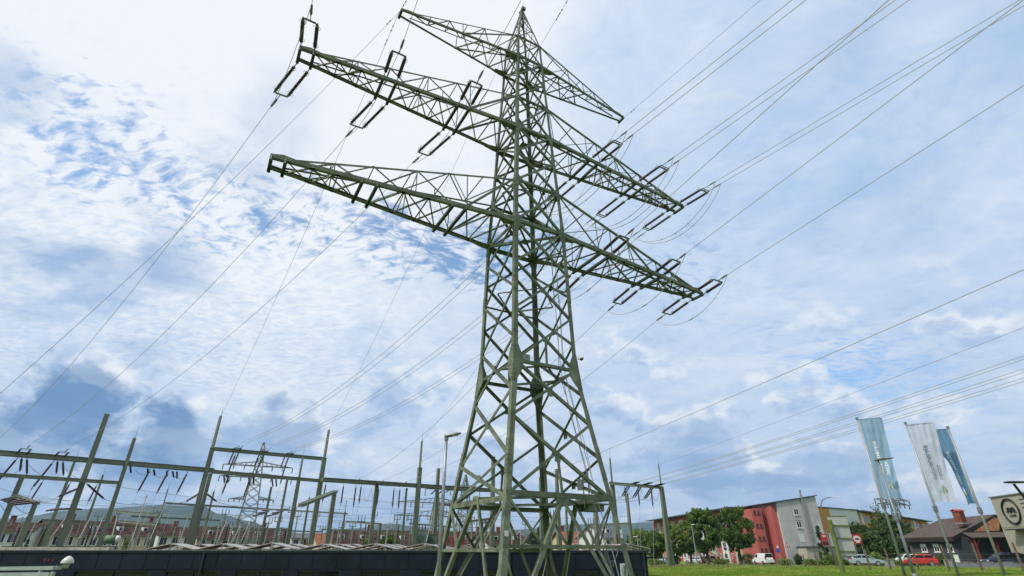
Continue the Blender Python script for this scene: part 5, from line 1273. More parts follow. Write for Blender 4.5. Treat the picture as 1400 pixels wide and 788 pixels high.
# the stylised letters: slanted strokes A V A
mb = MB(); h_ = rad * .78; w1 = rad * .15
def stroke(x0, z0, x1, z1, wd): a_, b_ = PB(0, 0, 0), 0; p = cl - nbk * .06 + db * x0 + V((0, 0, z0)); q = cl - nbk * .06 + db * x1 + V((0, 0, z1)); mb.prof(p, q, [(-wd / 2, -.05), (wd / 2, -.05), (wd / 2, .05), (-wd / 2, .05)], db, nbk)
x = -rad * .50; zb_, zt_ = -rad * .12, rad * .30; rad0 = rad; rad = rad * .82
for (a_, b_, c_, d_) in ((0, 0, .20, 1), (.20, 1, .42, 0), (.34, 1, .56, 0), (.56, 0, .76, 1), (.76, 1, 1.0, 0), (.98, 1, 1.22, 0)):
    stroke(x + a_ * rad, zb_ + b_ * (zt_ - zb_), x + c_ * rad, zb_ + d_ * (zt_ - zb_), w1)
obj('logo_letters', mb, black, bh); rad = rad0
text_mesh('KLINIK', rad * .27, lambda x_, y_, z_: cl - nbk * .05 + db * (x_ - rad * .40) + V((0, 0, y_ - rad * .46)), black, 'logo_lettering', bh, rad * .012)
mb = MB(); c = onwall(1398, 731); mb.box(PB((c - B0).dot(db) + 2, -.6, c.z + .6), 6, 1.4, .15, ab); mb.box(PB((c - B0).dot(db) + 2, -.02, c.z - .5), 3.2, .1, 1.6, ab); obj('window', mb, glass, bh)
mb = MB(); c = onwall(1399, 688)
for k in range(3): mb.box(PB((c - B0).dot(db) + 1, -.04, c.z + .5 - k * .5), 3.0, .06, .06, ab)
obj('wall_vent', mb, black, bh)

# ------------------------------------------------------------------ trees and bushes
def leafmat(name, c1_, c2_):
    m = bpy.data.materials.new(name); m.use_nodes = True; t = NT(m.node_tree); b = t.n['Principled BSDF']; geo = t.node('ShaderNodeNewGeometry'); 
    r1 = geo.outputs['Random Per Island']; c = t.mix(r1, c1_, c2_); c = t.mix(mul_(t, t.step(t.noise(geo.outputs['Position'], .6, 3), .4, .7), .5), c, tuple(x * 1.25 for x in c2_))
    t.put(b.inputs['Base Color'], c); b.inputs['Roughness'].default_value = .6; b.inputs['Specular IOR Level'].default_value = .3
    tr = t.node('ShaderNodeBsdfTranslucent'); t.put(tr.inputs['Color'], t.mix(.5, c, (.14, .22, .03))); mx = t.node('ShaderNodeMixShader'); mx.inputs[0].default_value = .3
    o_ = t.n['Material Output']; t.l.new(b.outputs[0], mx.inputs[1]); t.l.new(tr.outputs[0], mx.inputs[2]); t.l.new(mx.outputs[0], o_.inputs[0]); return m
LEAF = {'dark': leafmat('leaf_dark', (.016, .038, .010), (.07, .115, .025)), 'mid': leafmat('leaf_mid', (.028, .066, .010), (.12, .19, .03)), 'light': leafmat('leaf_light', (.06, .115, .02), (.20, .27, .05)), 'conifer': leafmat('leaf_conifer', (.014, .030, .014), (.035, .065, .028))}
bark = mat('bark', (.07, .055, .04), .95, 0, .3, 5, bump=.5)
def tree(p, h, r, kind, label, trunk=.28, squash=1.0, n=2600, leaf=.30, grp='street trees along the road', name='tree', cat='tree', seed=0, cone=False):
    rr = random.Random(seed + int(p.x * 10)); g = ground_z(p.x, p.y); b = V((p.x, p.y, g)); t = thing(name, label, cat, b, grp)
    mb = MB()
    if trunk:
        th = h * .30; tr = .028 * h; mb.tube([b - V((0, 0, .2)), b + V((.05, 0, th * .5)), b + V((.1, .05, th)), b + V((.15, 0, h * .6)), b + V((.1, 0, h * .85))], [tr * 1.3, tr, tr * .85, tr * .5, tr * .15], 8)
        for k in range(9):
            a = k * 2.4 + rr.random(); z0 = h * rr.uniform(.28, .6); L = r * rr.uniform(.5, .85); s_ = b + V((.1, 0, z0)); e = s_ + V((cos(a) * L, sin(a) * L, L * rr.uniform(.5, 1.0)))
            mb.tube([s_, s_.lerp(e, .5) + V((0, 0, -.1 * L)), e], [tr * .4, tr * .25, tr * .08], 5)
        obj('trunk', mb, bark, t)
    # clumps
    z0 = h * (.17 if trunk else 0); cz = (h + z0) / 2; hz_ = (h - z0) / 2; cl_ = []
    nc = 120 if not cone else 60
    for k in range(nc):
        u = rr.uniform(-1, 1); a = rr.uniform(0, 2 * pi); f = rr.uniform(.62, .93)
        rad_ = sqrt(1 - u * u) if not cone else (1 - (u + 1) / 2) * .95 + .05
        if not cone and u < -.3: rad_ *= .95
        c_ = V((cos(a) * rad_ * r * f, sin(a) * rad_ * r * f, cz + u * hz_ * (.9 if cone else f)))
        cl_.append((c_, r * rr.uniform(.13, .24) * (1 if not cone else .7)))
    mb = MB(); per = n // nc
    for c_, cr in cl_:
        for k in range(per):
            dv = V((rr.gauss(0, 1), rr.gauss(0, 1), rr.gauss(0, .8))).normalized(); q = b + c_ + dv * cr * rr.uniform(.6, 1.08)
            nn = (dv + V((rr.gauss(0, .5), rr.gauss(0, .5), rr.gauss(0, .5) + .4))).normalized(); x_ = nn.orthogonal().normalized(); x_.rotate(Matrix.Rotation(rr.uniform(0, 6.3), 3, nn)); y_ = nn.cross(x_)
            s_ = leaf * rr.uniform(.6, 1.2); mb.face([q - x_ * s_, q - y_ * s_ * .55, q + x_ * s_ + nn * s_ * .1, q + y_ * s_ * .55])
    o = bpy.data.meshes.new('crown'); o.from_pydata([v - b for v in mb.v], [], mb.f); o.materials.append(LEAF[kind]); oo = bpy.data.objects.new('crown', o); COL.objects.link(oo); oo.parent = t
    return t
def tpx(px, pytop, Y, rpx, kind, label, **kw):
    p = at(px, 760, Y); zt = at(px, pytop, Y).z; g = ground_z(p.x, p.y); h = zt - g; r = rpx * Y * .888 / FPX
    return tree(p, h, r, kind, label, **kw)
tpx(967, 692, 108, 24, 'mid', 'big round green tree with trunk left of the red shirted walker', n=9000, leaf=.26, seed=1)
tpx(1011, 691, 114, 25, 'mid', 'big round green tree in front of the red facade, behind the white van', n=9000, leaf=.26, seed=2)
tpx(925, 716, 118, 18, 'light', 'paler leafy tree right of the twin-shaft post', n=5200, leaf=.25, seed=3)
tpx(944, 711, 124, 17, 'mid', 'green tree between the paler tree and the small street lamp', n=5200, leaf=.25, seed=4)
tpx(896, 725, 112, 18, 'mid', 'round green tree directly left of the twin-shaft post', n=5200, leaf=.25, seed=5)
tpx(876, 721, 122, 17, 'light', 'rounded light green tree next to the dark building corner', n=4200, leaf=.25, seed=6)
tpx(862, 735, 118, 8, 'light', 'small light tree partly hidden by the slim post under the right gantry', n=1200, seed=7)
tpx(742, 712, 112, 20, 'conifer', 'dark conifer seen through the middle of the pylon', n=2600, seed=8, cone=True, grp='garden trees by the houses')
tpx(731, 726, 110, 14, 'conifer', 'dense dark tree beside the conifer behind the pylon', n=2000, seed=9, grp='garden trees by the houses')
tpx(832, 726, 124, 5, 'conifer', 'small dark conifer next to the white gabled house', n=800, seed=10, cone=True, grp='garden trees by the houses')
tpx(530, 727, 92, 18, 'mid', 'leafy bush tree under the middle long beam', n=2600, seed=11, grp='garden trees by the houses', leaf=.2)
tpx(500, 733, 94, 8, 'light', 'light small bush left of the plain post under the middle long beam', n=900, seed=12, grp='garden trees by the houses', leaf=.18)
tpx(28, 722, 84, 8, 'dark', 'dark pointed shrub beside the white house at far left', n=1400, seed=13, cone=True, grp='garden trees by the houses', leaf=.18)
tpx(455, 737, 92, 4, 'light', 'tiny yellow green bush behind the squat thick post', n=500, seed=14, grp='garden trees by the houses', leaf=.15)
tpx(168, 733, 78, 6, 'light', 'tiny bright bush beside the round green tank', n=700, seed=15, grp='garden trees by the houses', leaf=.15)
tpx(651, 740, 92, 5, 'mid', 'small bush seen between the pylon legs near the roof', n=600, seed=16, grp='garden trees by the houses', leaf=.15)
B_ = 'bushes along the road'
tpx(1226, 704, 104, 33, 'dark', 'wide dark green tree mass left of the grey house', n=6000, seed=21, trunk=0, grp=B_)
tpx(1180, 714, 108, 27, 'dark', 'dark green bushy tree behind the silver hatchback', n=4200, seed=22, trunk=0, grp=B_)
tpx(1206, 722, 102, 26, 'dark', 'dense dark bush between the two larger dark trees', n=3600, seed=23, trunk=0, grp=B_)
tpx(1127, 717, 122, 9, 'dark', 'narrow dark conifer left of the big sign panel', n=1600, seed=24, cone=True, trunk=0, grp=B_)
tpx(1216, 686, 108, 11, 'mid', 'thin loose tree top rising above the dark green trees', n=420, seed=25, grp=B_, leaf=.26)
tpx(1240, 730, 98, 20, 'dark', 'dark bush touching the grey house', n=2600, seed=26, trunk=0, grp=B_)
for i, (px, pt, Y, r, k, lab) in enumerate([(1138, 757, 100, 13, 'mid', 'round low bush at the foot of the curved lamp post'), (1198, 754, 92, 9, 'light', 'clipped bright bush right of the silver hatchback'), (1022, 757, 119, 13, 'light', 'bright green bush left of the white van'), (1090, 758, 108, 6, 'dark', 'small dark bush against the grey gable wall'), (1072, 764, 100, 10, 'light', 'yellow green weed clump right of the white van'), (1105, 765, 98, 10, 'light', 'yellow green weed clump below the annex'), (1122, 766, 98, 8, 'light', 'weed clump left of the curved lamp post'), (985, 764, 116, 12, 'light', 'low bright shrub under the two big trees'), (922, 760, 118, 8, 'dark', 'dark low shrub right of the twin-shaft post base'), (1175, 762, 94, 14, 'light', 'light hedge bush behind the silver hatchback roof'), (1213, 764, 92, 14, 'light', 'pale hedge bush left of the red car'), (1286, 757, 88, 5, 'mid', 'potted green bush by the grey house wall'), (1257, 754, 88, 4, 'light', 'tiny bright bush left of the grey house wall'), (895, 765, 90, 10, 'light', 'dry yellowish shrub beside the dark building corner'), (1150, 765, 97, 9, 'mid', 'small bush behind the big sign panel post')]):
    tpx(px, pt, Y, r, k, lab, n=1100, seed=30 + i, trunk=0, grp=B_, name='bush', cat='bush', leaf=.16)
# ------------------------------------------------------------------ grass blades on the meadow
def grass():
    rr = random.Random(11); mb = MB(); vs = []; fs = []
    for i in range(110000):
        Y = 42 + 28 * rr.random() ** 1.5; xl = .205 * Y; xr = 1.18 * Y
        X = rr.uniform(xl, xr); pn = mnoise.noise(V((X * .25, Y * .25, 3))); 
        if rr.random() > .75 + pn * .6: continue
        g = ground_z(X, Y); h = rr.uniform(.10, .22) * (1 + pn * .8); a = rr.uniform(0, pi); w_ = .035 + .02 * rr.random(); dx_, dy_ = cos(a) * w_, sin(a) * w_; i0 = len(vs)
        vs += [(X - dx_, Y - dy_, g), (X + dx_, Y + dy_, g), (X + rr.gauss(0, .06), Y + rr.gauss(0, .06), g + h)]; fs.append((i0, i0 + 1, i0 + 2))
    me = bpy.data.meshes.new('grass'); me.from_pydata(vs, [], fs)
    m = bpy.data.materials.new('grass_blades'); m.use_nodes = True; t = NT(m.node_tree); b = t.n['Principled BSDF']; geo = t.node('ShaderNodeNewGeometry')
    a1 = t.step(t.noise(geo.outputs['Position'], .22, 4, .6), .38, .62)
    c = t.mix(a1, (.20, .32, .025), (.40, .44, .08)); c = t.mix(mul_(t, geo.outputs['Random Per Island'], .5), c, (.10, .20, .015)); t.put(b.inputs['Base Color'], c); b.inputs['Roughness'].default_value = .6
    tr = t.node('ShaderNodeBsdfTranslucent'); t.put(tr.inputs['Color'], c); mx = t.node('ShaderNodeMixShader'); mx.inputs[0].default_value = .35
    o_ = t.n['Material Output']; t.l.new(b.outputs[0], mx.inputs[1]); t.l.new(tr.outputs[0], mx.inputs[2]); t.l.new(mx.outputs[0], o_.inputs[0])
    me.materials.append(m); o = bpy.data.objects.new('grass', me); COL.objects.link(o); tag(o, 'bright green meadow grass with lighter and darker patches', 'grass'); o['kind'] = 'stuff'
grass()
# dry weeds by the post
def weeds():
    rr = random.Random(4); vs = []; fs = []
    for i in range(9000):
        Y = rr.uniform(68, 84); px = rr.choice([rr.uniform(886, 1000), rr.uniform(886, 1300)]); p = at(px, 770, Y); X = p.x; g = ground_z(X, Y)
        if mnoise.noise(V((X * .3, Y * .3, 1))) < -.05: continue
        h = rr.uniform(.12, .42); w_ = .03; a = rr.uniform(0, pi); i0 = len(vs)
        vs += [(X - cos(a) * w_, Y - sin(a) * w_, g), (X + cos(a) * w_, Y + sin(a) * w_, g), (X + rr.gauss(0, .1), Y + rr.gauss(0, .1), g + h)]; fs.append((i0, i0 + 1, i0 + 2))
    me = bpy.data.meshes.new('weeds'); me.from_pydata(vs, [], fs); me.materials.append(mat('dry_weeds', (.22, .22, .07), .9, 0, .3, 1)); o = bpy.data.objects.new('weeds', me); COL.objects.link(o); tag(o, 'tall dry yellowish weeds along the far edge of the meadow', 'weeds'); o['kind'] = 'stuff'
weeds()
# ------------------------------------------------------------------ cars
SIDE = {   # side profile from the front (x=0) to the rear, z up; (x, z) body lower line, shoulder line and roof line as fractions
 'hatch': dict(L=4.0, W=1.72, H=1.47, body=[(0, .30), (0, .55), (.04, .68), (.95, .90), (3.75, .95), (3.98, .80), (4.0, .45), (3.95, .30)], cab=[(1.0, .90), (1.80, 1.40), (2.95, 1.46), (3.45, 1.36), (3.95, .96)]),
 'wagon': dict(L=4.5, W=1.76, H=1.62, body=[(0, .30), (0, .6), (.05, .78), (1.05, .98), (4.3, 1.02), (4.48, .85), (4.5, .45), (4.45, .30)], cab=[(1.0, .98), (1.85, 1.56), (3.8, 1.60), (4.15, 1.50), (4.45, 1.0)]),
 'suv': dict(L=4.55, W=1.82, H=1.68, body=[(0, .36), (0, .65), (.06, .85), (1.1, 1.03), (4.3, 1.06), (4.5, .9), (4.55, .5), (4.5, .36)], cab=[(1.05, 1.02), (1.95, 1.62), (3.9, 1.66), (4.25, 1.50), (4.5, 1.04)]),
 'van': dict(L=4.4, W=1.78, H=1.86, body=[(0, .32), (0, .62), (.08, .85), (.75, 1.05), (4.35, 1.12), (4.4, .9), (4.4, .5), (4.36, .32)], cab=[(.7, 1.03), (1.45, 1.74), (1.9, 1.84), (4.2, 1.84), (4.37, 1.1)]),
}
def paint(name, c): return mat('car_' + name, c, .28, .1, .03, 1, spec=.6)
def car(px, Y, kind, col, head, label, pm):
    """head: compass of the car's nose, radians from +X"""
    sp0 = SIDE[kind]; p = at(px, 765, Y); g = ground_z(p.x, p.y) + .1; c = V((p.x, p.y, g)); t = thing('parked_car' if kind != 'van' else 'parked_van', label, 'car' if kind != 'van' else 'van', c, 'cars parked along the road')
    fx_ = V((cos(head), sin(head), 0)); sx = V((-sin(head), cos(head), 0)); L, W = sp0['L'], sp0['W']
    Pt = lambda x, y, z: c + fx_ * (L / 2 - x) + sx * y + V((0, 0, z))
    def loft(mb, prof, wf):
        k = len(prof); i = len(mb.v); rows = [(-1, .0), (-.94, .06), (.94, .06), (1, 0)]
        for e, rs in rows:
            for x, z in prof: mb.v.append(Pt(x, e * wf(z) , z + (0 if abs(e) < 1 else -.0)))
        for r in range(3):
            for j in range(k): a = i + r * k + j; b = i + r * k + (j + 1) % k; mb.f.append([a, b, b + k, a + k])
        mb.f.append([i + j for j in range(k)]); mb.f.append([i + 3 * k + j for j in range(k)][::-1])
    body = sp0['body']; zs = max(z for x, z in body)
    mb = MB(); loft(mb, body, lambda z: W / 2 * (1 - .06 * abs(z - .6) / .6)); cab = sp0['cab']; H = sp0['H']
    tw = lambda z: W / 2 * (.95 - .17 * (z - zs) / (H - zs))
    loft(mb, cab, tw)
    bo = obj('body', mb, pm, t, False); bv = bo.modifiers.new('bevel', 'BEVEL'); bv.width = .06; bv.segments = 2; bv.limit_method = 'ANGLE'
    # glazing bands set just proud of the cabin
    def glaz(pts, name):
        mb = MB(); mb.face(pts); mb.face([q for q in pts][::-1]); return obj(name, mb, glass, t)
    x0, z0 = cab[0]; x1, z1 = cab[1]; x3, z3 = cab[-2]; x4, z4 = cab[-1]; zt = z1 - .08; zb = zs + .06
    ws = lambda f: (x0 + (x1 - x0) * f, z0 + (z1 - z0) * f); rs = lambda f: (x4 + (x3 - x4) * f, z4 + (z3 - z4) * f)
    for f, nm, o_ in ((ws, 'windscreen', -.025), (rs, 'rear_window', .025)):
        a, b = f(.12), f(.92); glaz([Pt(a[0] + o_, -tw(a[1]) * .88, a[1] + .02), Pt(a[0] + o_, tw(a[1]) * .88, a[1] + .02), Pt(b[0] + o_, tw(b[1]) * .88, b[1] + .02), Pt(b[0] + o_, -tw(b[1]) * .88, b[1] + .02)], nm)
    ns = 2 if kind in ('van', 'hatch') else 3; xa, xb = x1 - .25, x3 + .15
    for e in (-1, 1):
        o_ = lambda z: e * (tw(z) + .014)
        lims = [x0 + (x1 - x0) * .3] + [xa + (xb - xa) * k / ns for k in range(1, ns)] + [xb]
        if kind == 'van': lims = [x0 + .25, 1.95, 2.0]
        for k in range(len(lims) - 1):
            l0, l1 = lims[k] + .04, lims[k + 1] - .04
            if l1 - l0 < .1: continue
            top0 = max(l0, x1 + .02) if k == 0 else l0
            glaz([Pt(l0, o_(zb), zb), Pt(l1, o_(zb), zb), Pt(l1, o_(zt), zt), Pt(top0, o_(zt), zt)], 'side_window')
        mb = MB(); mb.box(Pt(x0 + .35, e * (W / 2 + .08), zs + .08), .16, .12, .12, head); obj('wing_mirror', mb, pm, t)
        # lights
        mb = MB(); mb.box(Pt(.10, e * W * .38, body[1][1] + .05), .22, .34, .16, head); obj('headlight', mb, mat('headlight', (.55, .57, .58), .15, spec=.8), t)
        mb = MB(); mb.box(Pt(L - .05, e * W * .42, .85 if kind in ('hatch',) else 1.15), .14, .20, .22 if kind == 'hatch' else .6, head); obj('tail_light', mb, mat('tail_light', (.40, .02, .02), .3), t)
    mb = MB(); mb.box(Pt(L + .0, 0, .70 if kind == 'hatch' else .8), .03, .5, .12, head); obj('number_plate', mb, white, t)
    mb = MB(); mb.box(Pt(-.01, 0, .45), .04, .9, .14, head); mb.box(Pt(L / 2, 0, .34), L * .97, W * .96, .12, head); obj('bumper_trim', mb, black, t)
    for x in (L * .18, L * .80):
        for e in (-1, 1):
            q = Pt(x, e * (W / 2 - .10), .31); mb = MB(); mb.tube([q - sx * .1, q + sx * .1], .32, 18); wh = obj('wheel', mb, rubber, t)
            mb = MB(); mb.tube([q + sx * e * .101, q + sx * e * .115], .20, 14); obj('rim', mb, galv, wh)
car(1043, 106, 'van', 'white', R(97), 'white small delivery van seen from behind with dark rear windows', paint('white', (.84, .84, .84)))
car(949, 133, 'hatch', 'silver', R(140), 'silver white hatchback parked left of the maroon car', paint('silver_white', (.55, .57, .60)))
car(969, 131, 'wagon', 'maroon', R(140), 'maroon estate car parked under the big round tree', paint('maroon', (.12, .012, .02)))
car(900, 128, 'hatch', 'grey', R(150), 'light grey car partly hidden by the twin-shaft post', paint('light_grey', (.34, .36, .40)))
car(887, 124, 'hatch', 'white2', R(150), 'white car beside the dark building corner', paint('white', (.84, .84, .84)))
car(1183, 83, 'hatch', 'silver', R(-18), 'silver hatchback parked in front of the dark trees, nose to the right', paint('silver', (.36, .42, .47)))
car(1256, 80, 'hatch', 'red', R(155), 'bright red hatchback parked beside the grey house', paint('red', (.55, .035, .03)))
car(1240, 92, 'wagon', 'white', R(172), 'white estate car mostly hidden behind the red hatchback', paint('white', (.84, .84, .84)))
car(1372, 76, 'suv', 'navy', R(170), 'dark navy estate car with red tail lights at the right edge', paint('navy', (.012, .016, .045)))
# ------------------------------------------------------------------ person
def person():
    p = at(1005, 770, 128); g = ground_z(p.x, p.y) + .05; b = V((p.x, p.y, g)); t = thing('person', 'person in a red jacket and dark trousers walking left under the trees', 'person', b)
    def skin(name, pts, edges, rad, m, sub=2):
        me = bpy.data.meshes.new(name); me.from_pydata([V(q) for q in pts], edges, []); o = bpy.data.objects.new(name, me); COL.objects.link(o); o.parent = t
        md = o.modifiers.new('skin', 'SKIN'); 
        for i, r_ in enumerate(rad): me.skin_vertices[0].data[i].radius = (r_, r_)
        me.skin_vertices[0].data[0].use_root = True
        sb = o.modifiers.new('sub', 'SUBSURF'); sb.levels = sb.render_levels = sub; me.materials.append(m); return o
    # body: pelvis root, legs mid-stride, torso leaning, neck, head, arms with hands
    pts = [(0, 0, .95), (0, 0, 1.18), (-.02, 0, 1.42), (-.03, 0, 1.52), (-.04, 0, 1.64), (0, -.09, .9), (-.18, -.09, .5), (-.26, -.09, .08), (-.36, -.09, .04), (0, .09, .9), (.10, .09, .5), (.30, .09, .14), (.22, .09, .05),
           (-.02, -.19, 1.42), (.10, -.25, 1.15), (-.02, -.26, .93), (-.05, -.26, .85), (-.02, .19, 1.42), (-.12, .25, 1.16), (-.26, .24, 1.0), (-.30, .24, .93)]
    ed = [(0, 1), (1, 2), (2, 3), (3, 4), (0, 5), (5, 6), (6, 7), (7, 8), (0, 9), (9, 10), (10, 11), (11, 12), (2, 13), (13, 14), (14, 15), (15, 16), (2, 17), (17, 18), (18, 19), (19, 20)]
    rd = [.13, .12, .13, .05, .09, .09, .06, .045, .04, .09, .06, .045, .04, .055, .042, .032, .036, .055, .042, .032, .036]
    skin('body', pts, ed, rd, mat('skin', (.42, .26, .18), .6))
    skin('jacket', [pts[0], pts[1], pts[2], pts[13], pts[14], pts[15], pts[17], pts[18], pts[19]], [(0, 1), (1, 2), (2, 3), (3, 4), (4, 5), (2, 6), (6, 7), (7, 8)], [.155, .15, .16, .075, .06, .05, .075, .06, .05], mat('red_jacket', (.55, .03, .03), .8))
    skin('trousers', [(0, 0, .97), pts[5], pts[6], (-.25, -.09, .12), pts[9], pts[10], (.28, .09, .18)], [(0, 1), (1, 2), (2, 3), (0, 4), (4, 5), (5, 6)], [.14, .105, .078, .065, .105, .078, .065], mat('dark_trousers', (.02, .025, .05), .8))
    skin('hair', [(-.01, 0, 1.69), (0, 0, 1.74)], [(0, 1)], [.095, .07], mat('hair', (.05, .03, .02), .8))
    skin('bag', [(.0, -.34, .72), (.0, -.34, .58)], [(0, 1)], [.09, .12], mat('grey_bag', (.35, .35, .36), .8))
person()
# ------------------------------------------------------------------ flags
FTXT = 'naturenergie'
def flag(pxt, pyt, Y, dirA, wd, zt_off, ht, col, tcol, label, wave=.12, mirror=False, fold=0, seed=0, textscale=1):
    top = at(pxt, pyt, Y); g = ground_z(top.x, top.y); b = V((top.x, top.y, g)); t = thing('flag_pole', label[0], 'flagpole', b, 'three flagpoles on the meadow')
    mb = MB(); mb.tube([b - V((0, 0, .3)), V((top.x, top.y, (g + top.z) / 2)), top], [.10, .085, .065], 12); obj('pole', mb, mat('flag_pole_alu', (.36, .36, .35), .45, .3), t, True)
    mb = MB(); mb.tube([top - V((0, 0, .05)), top + V((0, 0, .12))], .10, 10); 
    d = V((cos(dirA), sin(dirA), 0)); n = V((-d.y, d.x, 0))
    if n.y > 0: n = -n
    z0 = top.z - zt_off
    mb.tube([V((top.x, top.y, z0 + .02)), V((top.x, top.y, z0 + .02)) + d * wd], .028, 6); obj('top_arm', mb, galv_dull, t)
    zc = z0 - ht; mb = MB(); mb.box((top.x, top.y, zc - .5), .22, .22, .45); obj('counterweight', mb, galv_dull, t)
    rr = random.Random(seed); ph = rr.random() * 6
    def F(u, v):           # u 0..1 from the pole outward, v 0..1 downward
        amp = wave * (.25 + v) * (.25 + u)
        off = amp * (sin(3.2 * u + 4.4 * v + ph) + .5 * sin(8 * u - 7 * v + ph * 2) + .25 * sin(17 * u + 11 * v))
        off += .05 * sin(28 * u + 3 * v + ph) * (1 - v) * .5 + .07 * abs(sin(5.5 * u - 9 * v + ph)) * v + .05 * abs(sin(9 * u + 13 * v + 2 * ph)) * v * u + .03 * mnoise.noise(V((u * 5, v * 12, ph)))
        fo = fold * u * u * sst(v, .1, .55)
        return V((top.x, top.y, z0)) + d * (.10 + u * wd * (1 - .26 * v) - fo * .9) + n * (off + fo * .8) + V((0, 0, -v * ht + .06 * sin(u * 3) * v - .12 * u * (v > .98)))
    mb = MB(); nu, nv = 28, 60
    for j in range(nv + 1):
        for i in range(nu + 1): mb.v.append(F(i / nu, j / nv))
    for j in range(nv):
        for i in range(nu): mb.f.append([j * (nu + 1) + i, j * (nu + 1) + i + 1, (j + 1) * (nu + 1) + i + 1, (j + 1) * (nu + 1) + i])
    fb = thing('flag', label[1], 'flag', V((top.x, top.y, z0)), 'three upright flags')
    m = bpy.data.materials.new('flag_cloth'); m.use_nodes = True; tt = NT(m.node_tree); bb = tt.n['Principled BSDF']; geo = tt.node('ShaderNodeNewGeometry').outputs['Position']
    c = tt.mix(tt.noise(geo, 1.5, 4), tuple(x * .9 for x in col), tuple(min(1, x * 1.08) for x in col)); tt.put(bb.inputs['Base Color'], c); bb.inputs['Roughness'].default_value = .8
    tr = tt.node('ShaderNodeBsdfTranslucent'); tt.put(tr.inputs['Color'], c); mx = tt.node('ShaderNodeMixShader'); mx.inputs[0].default_value = .35
    tt.l.new(bb.outputs[0], mx.inputs[1]); tt.l.new(tr.outputs[0], mx.inputs[2]); tt.l.new(mx.outputs[0], tt.n['Material Output'].inputs[0])
    me = bpy.data.meshes.new('cloth'); me.from_pydata([v - fb.location for v in mb.v], [], mb.f); me.materials.append(m); me.polygons.foreach_set('use_smooth', [True] * len(me.polygons)); o = bpy.data.objects.new('cloth', me); COL.objects.link(o); o.parent = fb
    def onflag(u, v, lift=.018): 
        return F(u, v) + n * lift
    def txt(s, size, u0, v0, bold):      # reads upward
        sx_ = size / wd; sy_ = size / ht
        if mirror: fn = lambda x, y, z: onflag(u0 + y / wd, v0 - x / ht) if False else onflag(u0 - y / wd, v0 - x / ht)
        else: fn = lambda x, y, z: onflag(u0 - y / wd, v0 - x / ht)
        return text_mesh(s, size, fn, mat('print_' + tcol[0], tcol[1], .8), 'printed_lettering', fb, bold)
    k = textscale
    if fold and not mirror:
        txt(FTXT, .50 * k, .52, .76, .006); txt('netze', .50 * k, .80, .76, .002)
    else:
        txt('natur', .52 * k, .47, .735, .000); txt('energie', .54 * k, .47, .735 - .178 * k, .010); txt('netze', .50 * k, .74, .735, .0)
    # little radiating emblem
    mb2 = {}
    for i, (a_, cc) in enumerate(((-.55, 0), (-.25, 0), (.0, 1), (.25, 2), (.5, 1))):
        m_ = mb2.setdefault(cc, MB()); u0, v0 = .60, .80; pts = []
        for s in range(7):
            f = s / 6; u = u0 + (a_ * .28) * f + .06 * sin(f * 3) * a_; v = v0 + .115 * f * (1 - .3 * abs(a_)); pts.append(onflag(u, v, .022))
        for s in range(6):
            w_ = .05 * sin(pi * (s + .6) / 7); m_.face([pts[s] - d * w_, pts[s] + d * w_, pts[s + 1] + d * w_ * .9, pts[s + 1] - d * w_ * .9])
    for cc, m_ in mb2.items(): obj('printed_emblem', m_, (mat('print_pale', (.40, .48, .52)), mat('print_teal', (.12, .26, .32)) if not fold else mat('print_pale', (.4, .48, .52)), mat('print_gold', (.55, .42, .12)))[cc], fb)
flag(1171.5, 573, 43, R(-32), 1.62, .10, 6.1, (.31, .46, .60), ('white', (.78, .82, .84)), ('leftmost metal flagpole beside the grey street light', 'blue teal flag with white lettering on the leftmost pole'), seed=1, wave=.20)
flag(1238, 579.5, 43, R(-30), 1.80, .15, 5.9, (.62, .65, .77), ('grey', (.16, .19, .23)), ('middle metal flagpole of the three on the meadow', 'pale white flag with dark grey lettering on the middle pole'), seed=2, wave=.13)
flag(1296, 585, 43, R(158), 1.5, .12, 5.7, (.16, .30, .46), ('white', (.78, .82, .84)), ('rightmost metal flagpole beside the grey house', 'folded blue flag blown back from the rightmost pole'), seed=3, wave=.22, fold=.5)
# ------------------------------------------------------------------ lamps and signs at the right
p = at(1199, 630, 41.3); g = ground_z(p.x, p.y); t = thing('street_lamp', 'grey street light with flat dark head in front of the leftmost flag', 'street lamp', (p.x, p.y, g))
b0 = at(1243, 786, 41.3); mb = MB(); mb.tube([(p.x + .1, p.y, g), (p.x + .1, p.y, g + 2), (p.x + .1, p.y, p.z)], [.11, .10, .06], 12); mb.tube([(p.x + .1, p.y, g - .1), (p.x + .1, p.y, g + .35)], .15, 12); obj('mast', mb, galv, t, True)
mb = MB(); lamp_head(mb, p + V((0, 0, .05)), V((1, -.15, .1)).normalized(), 1.25, .42, .3, .10); mb.bar(p + V((-.15, 0, .0)), p + V((.3, 0, .08)), .14, .12); obj('lamp_head', mb, mat('lamp_brown', (.09, .08, .075), .5), t)
mb = MB(); q = at(1221, 708, 41.3); mb.box((p.x - .08, p.y - .08, q.z), .16, .16, .4); mb.box((p.x + .3, p.y, q.z + .1), .16, .16, .45); obj('control_box', mb, galv, t)
p = at(1382, 659, 40); t = thing('street_lamp', 'dark flat lamp head on an angled arm entering at the right edge', 'street lamp', (at(1412, 700, 40).x, 40, ground_z(50, 40)))
mb = MB(); lamp_head(mb, at(1377, 659.5, 40), V((1, 0, 0)), 1.9, .6, .5, .10); obj('lamp_head', mb, black, t)
mb = MB(); a = at(1386, 662, 40); b = at(1404, 685, 40); mb.bar(a, b, .12); mb.tube([b, (b.x + .05, b.y, ground_z(b.x, b.y))], .1, 10); obj('mast', mb, black, t)
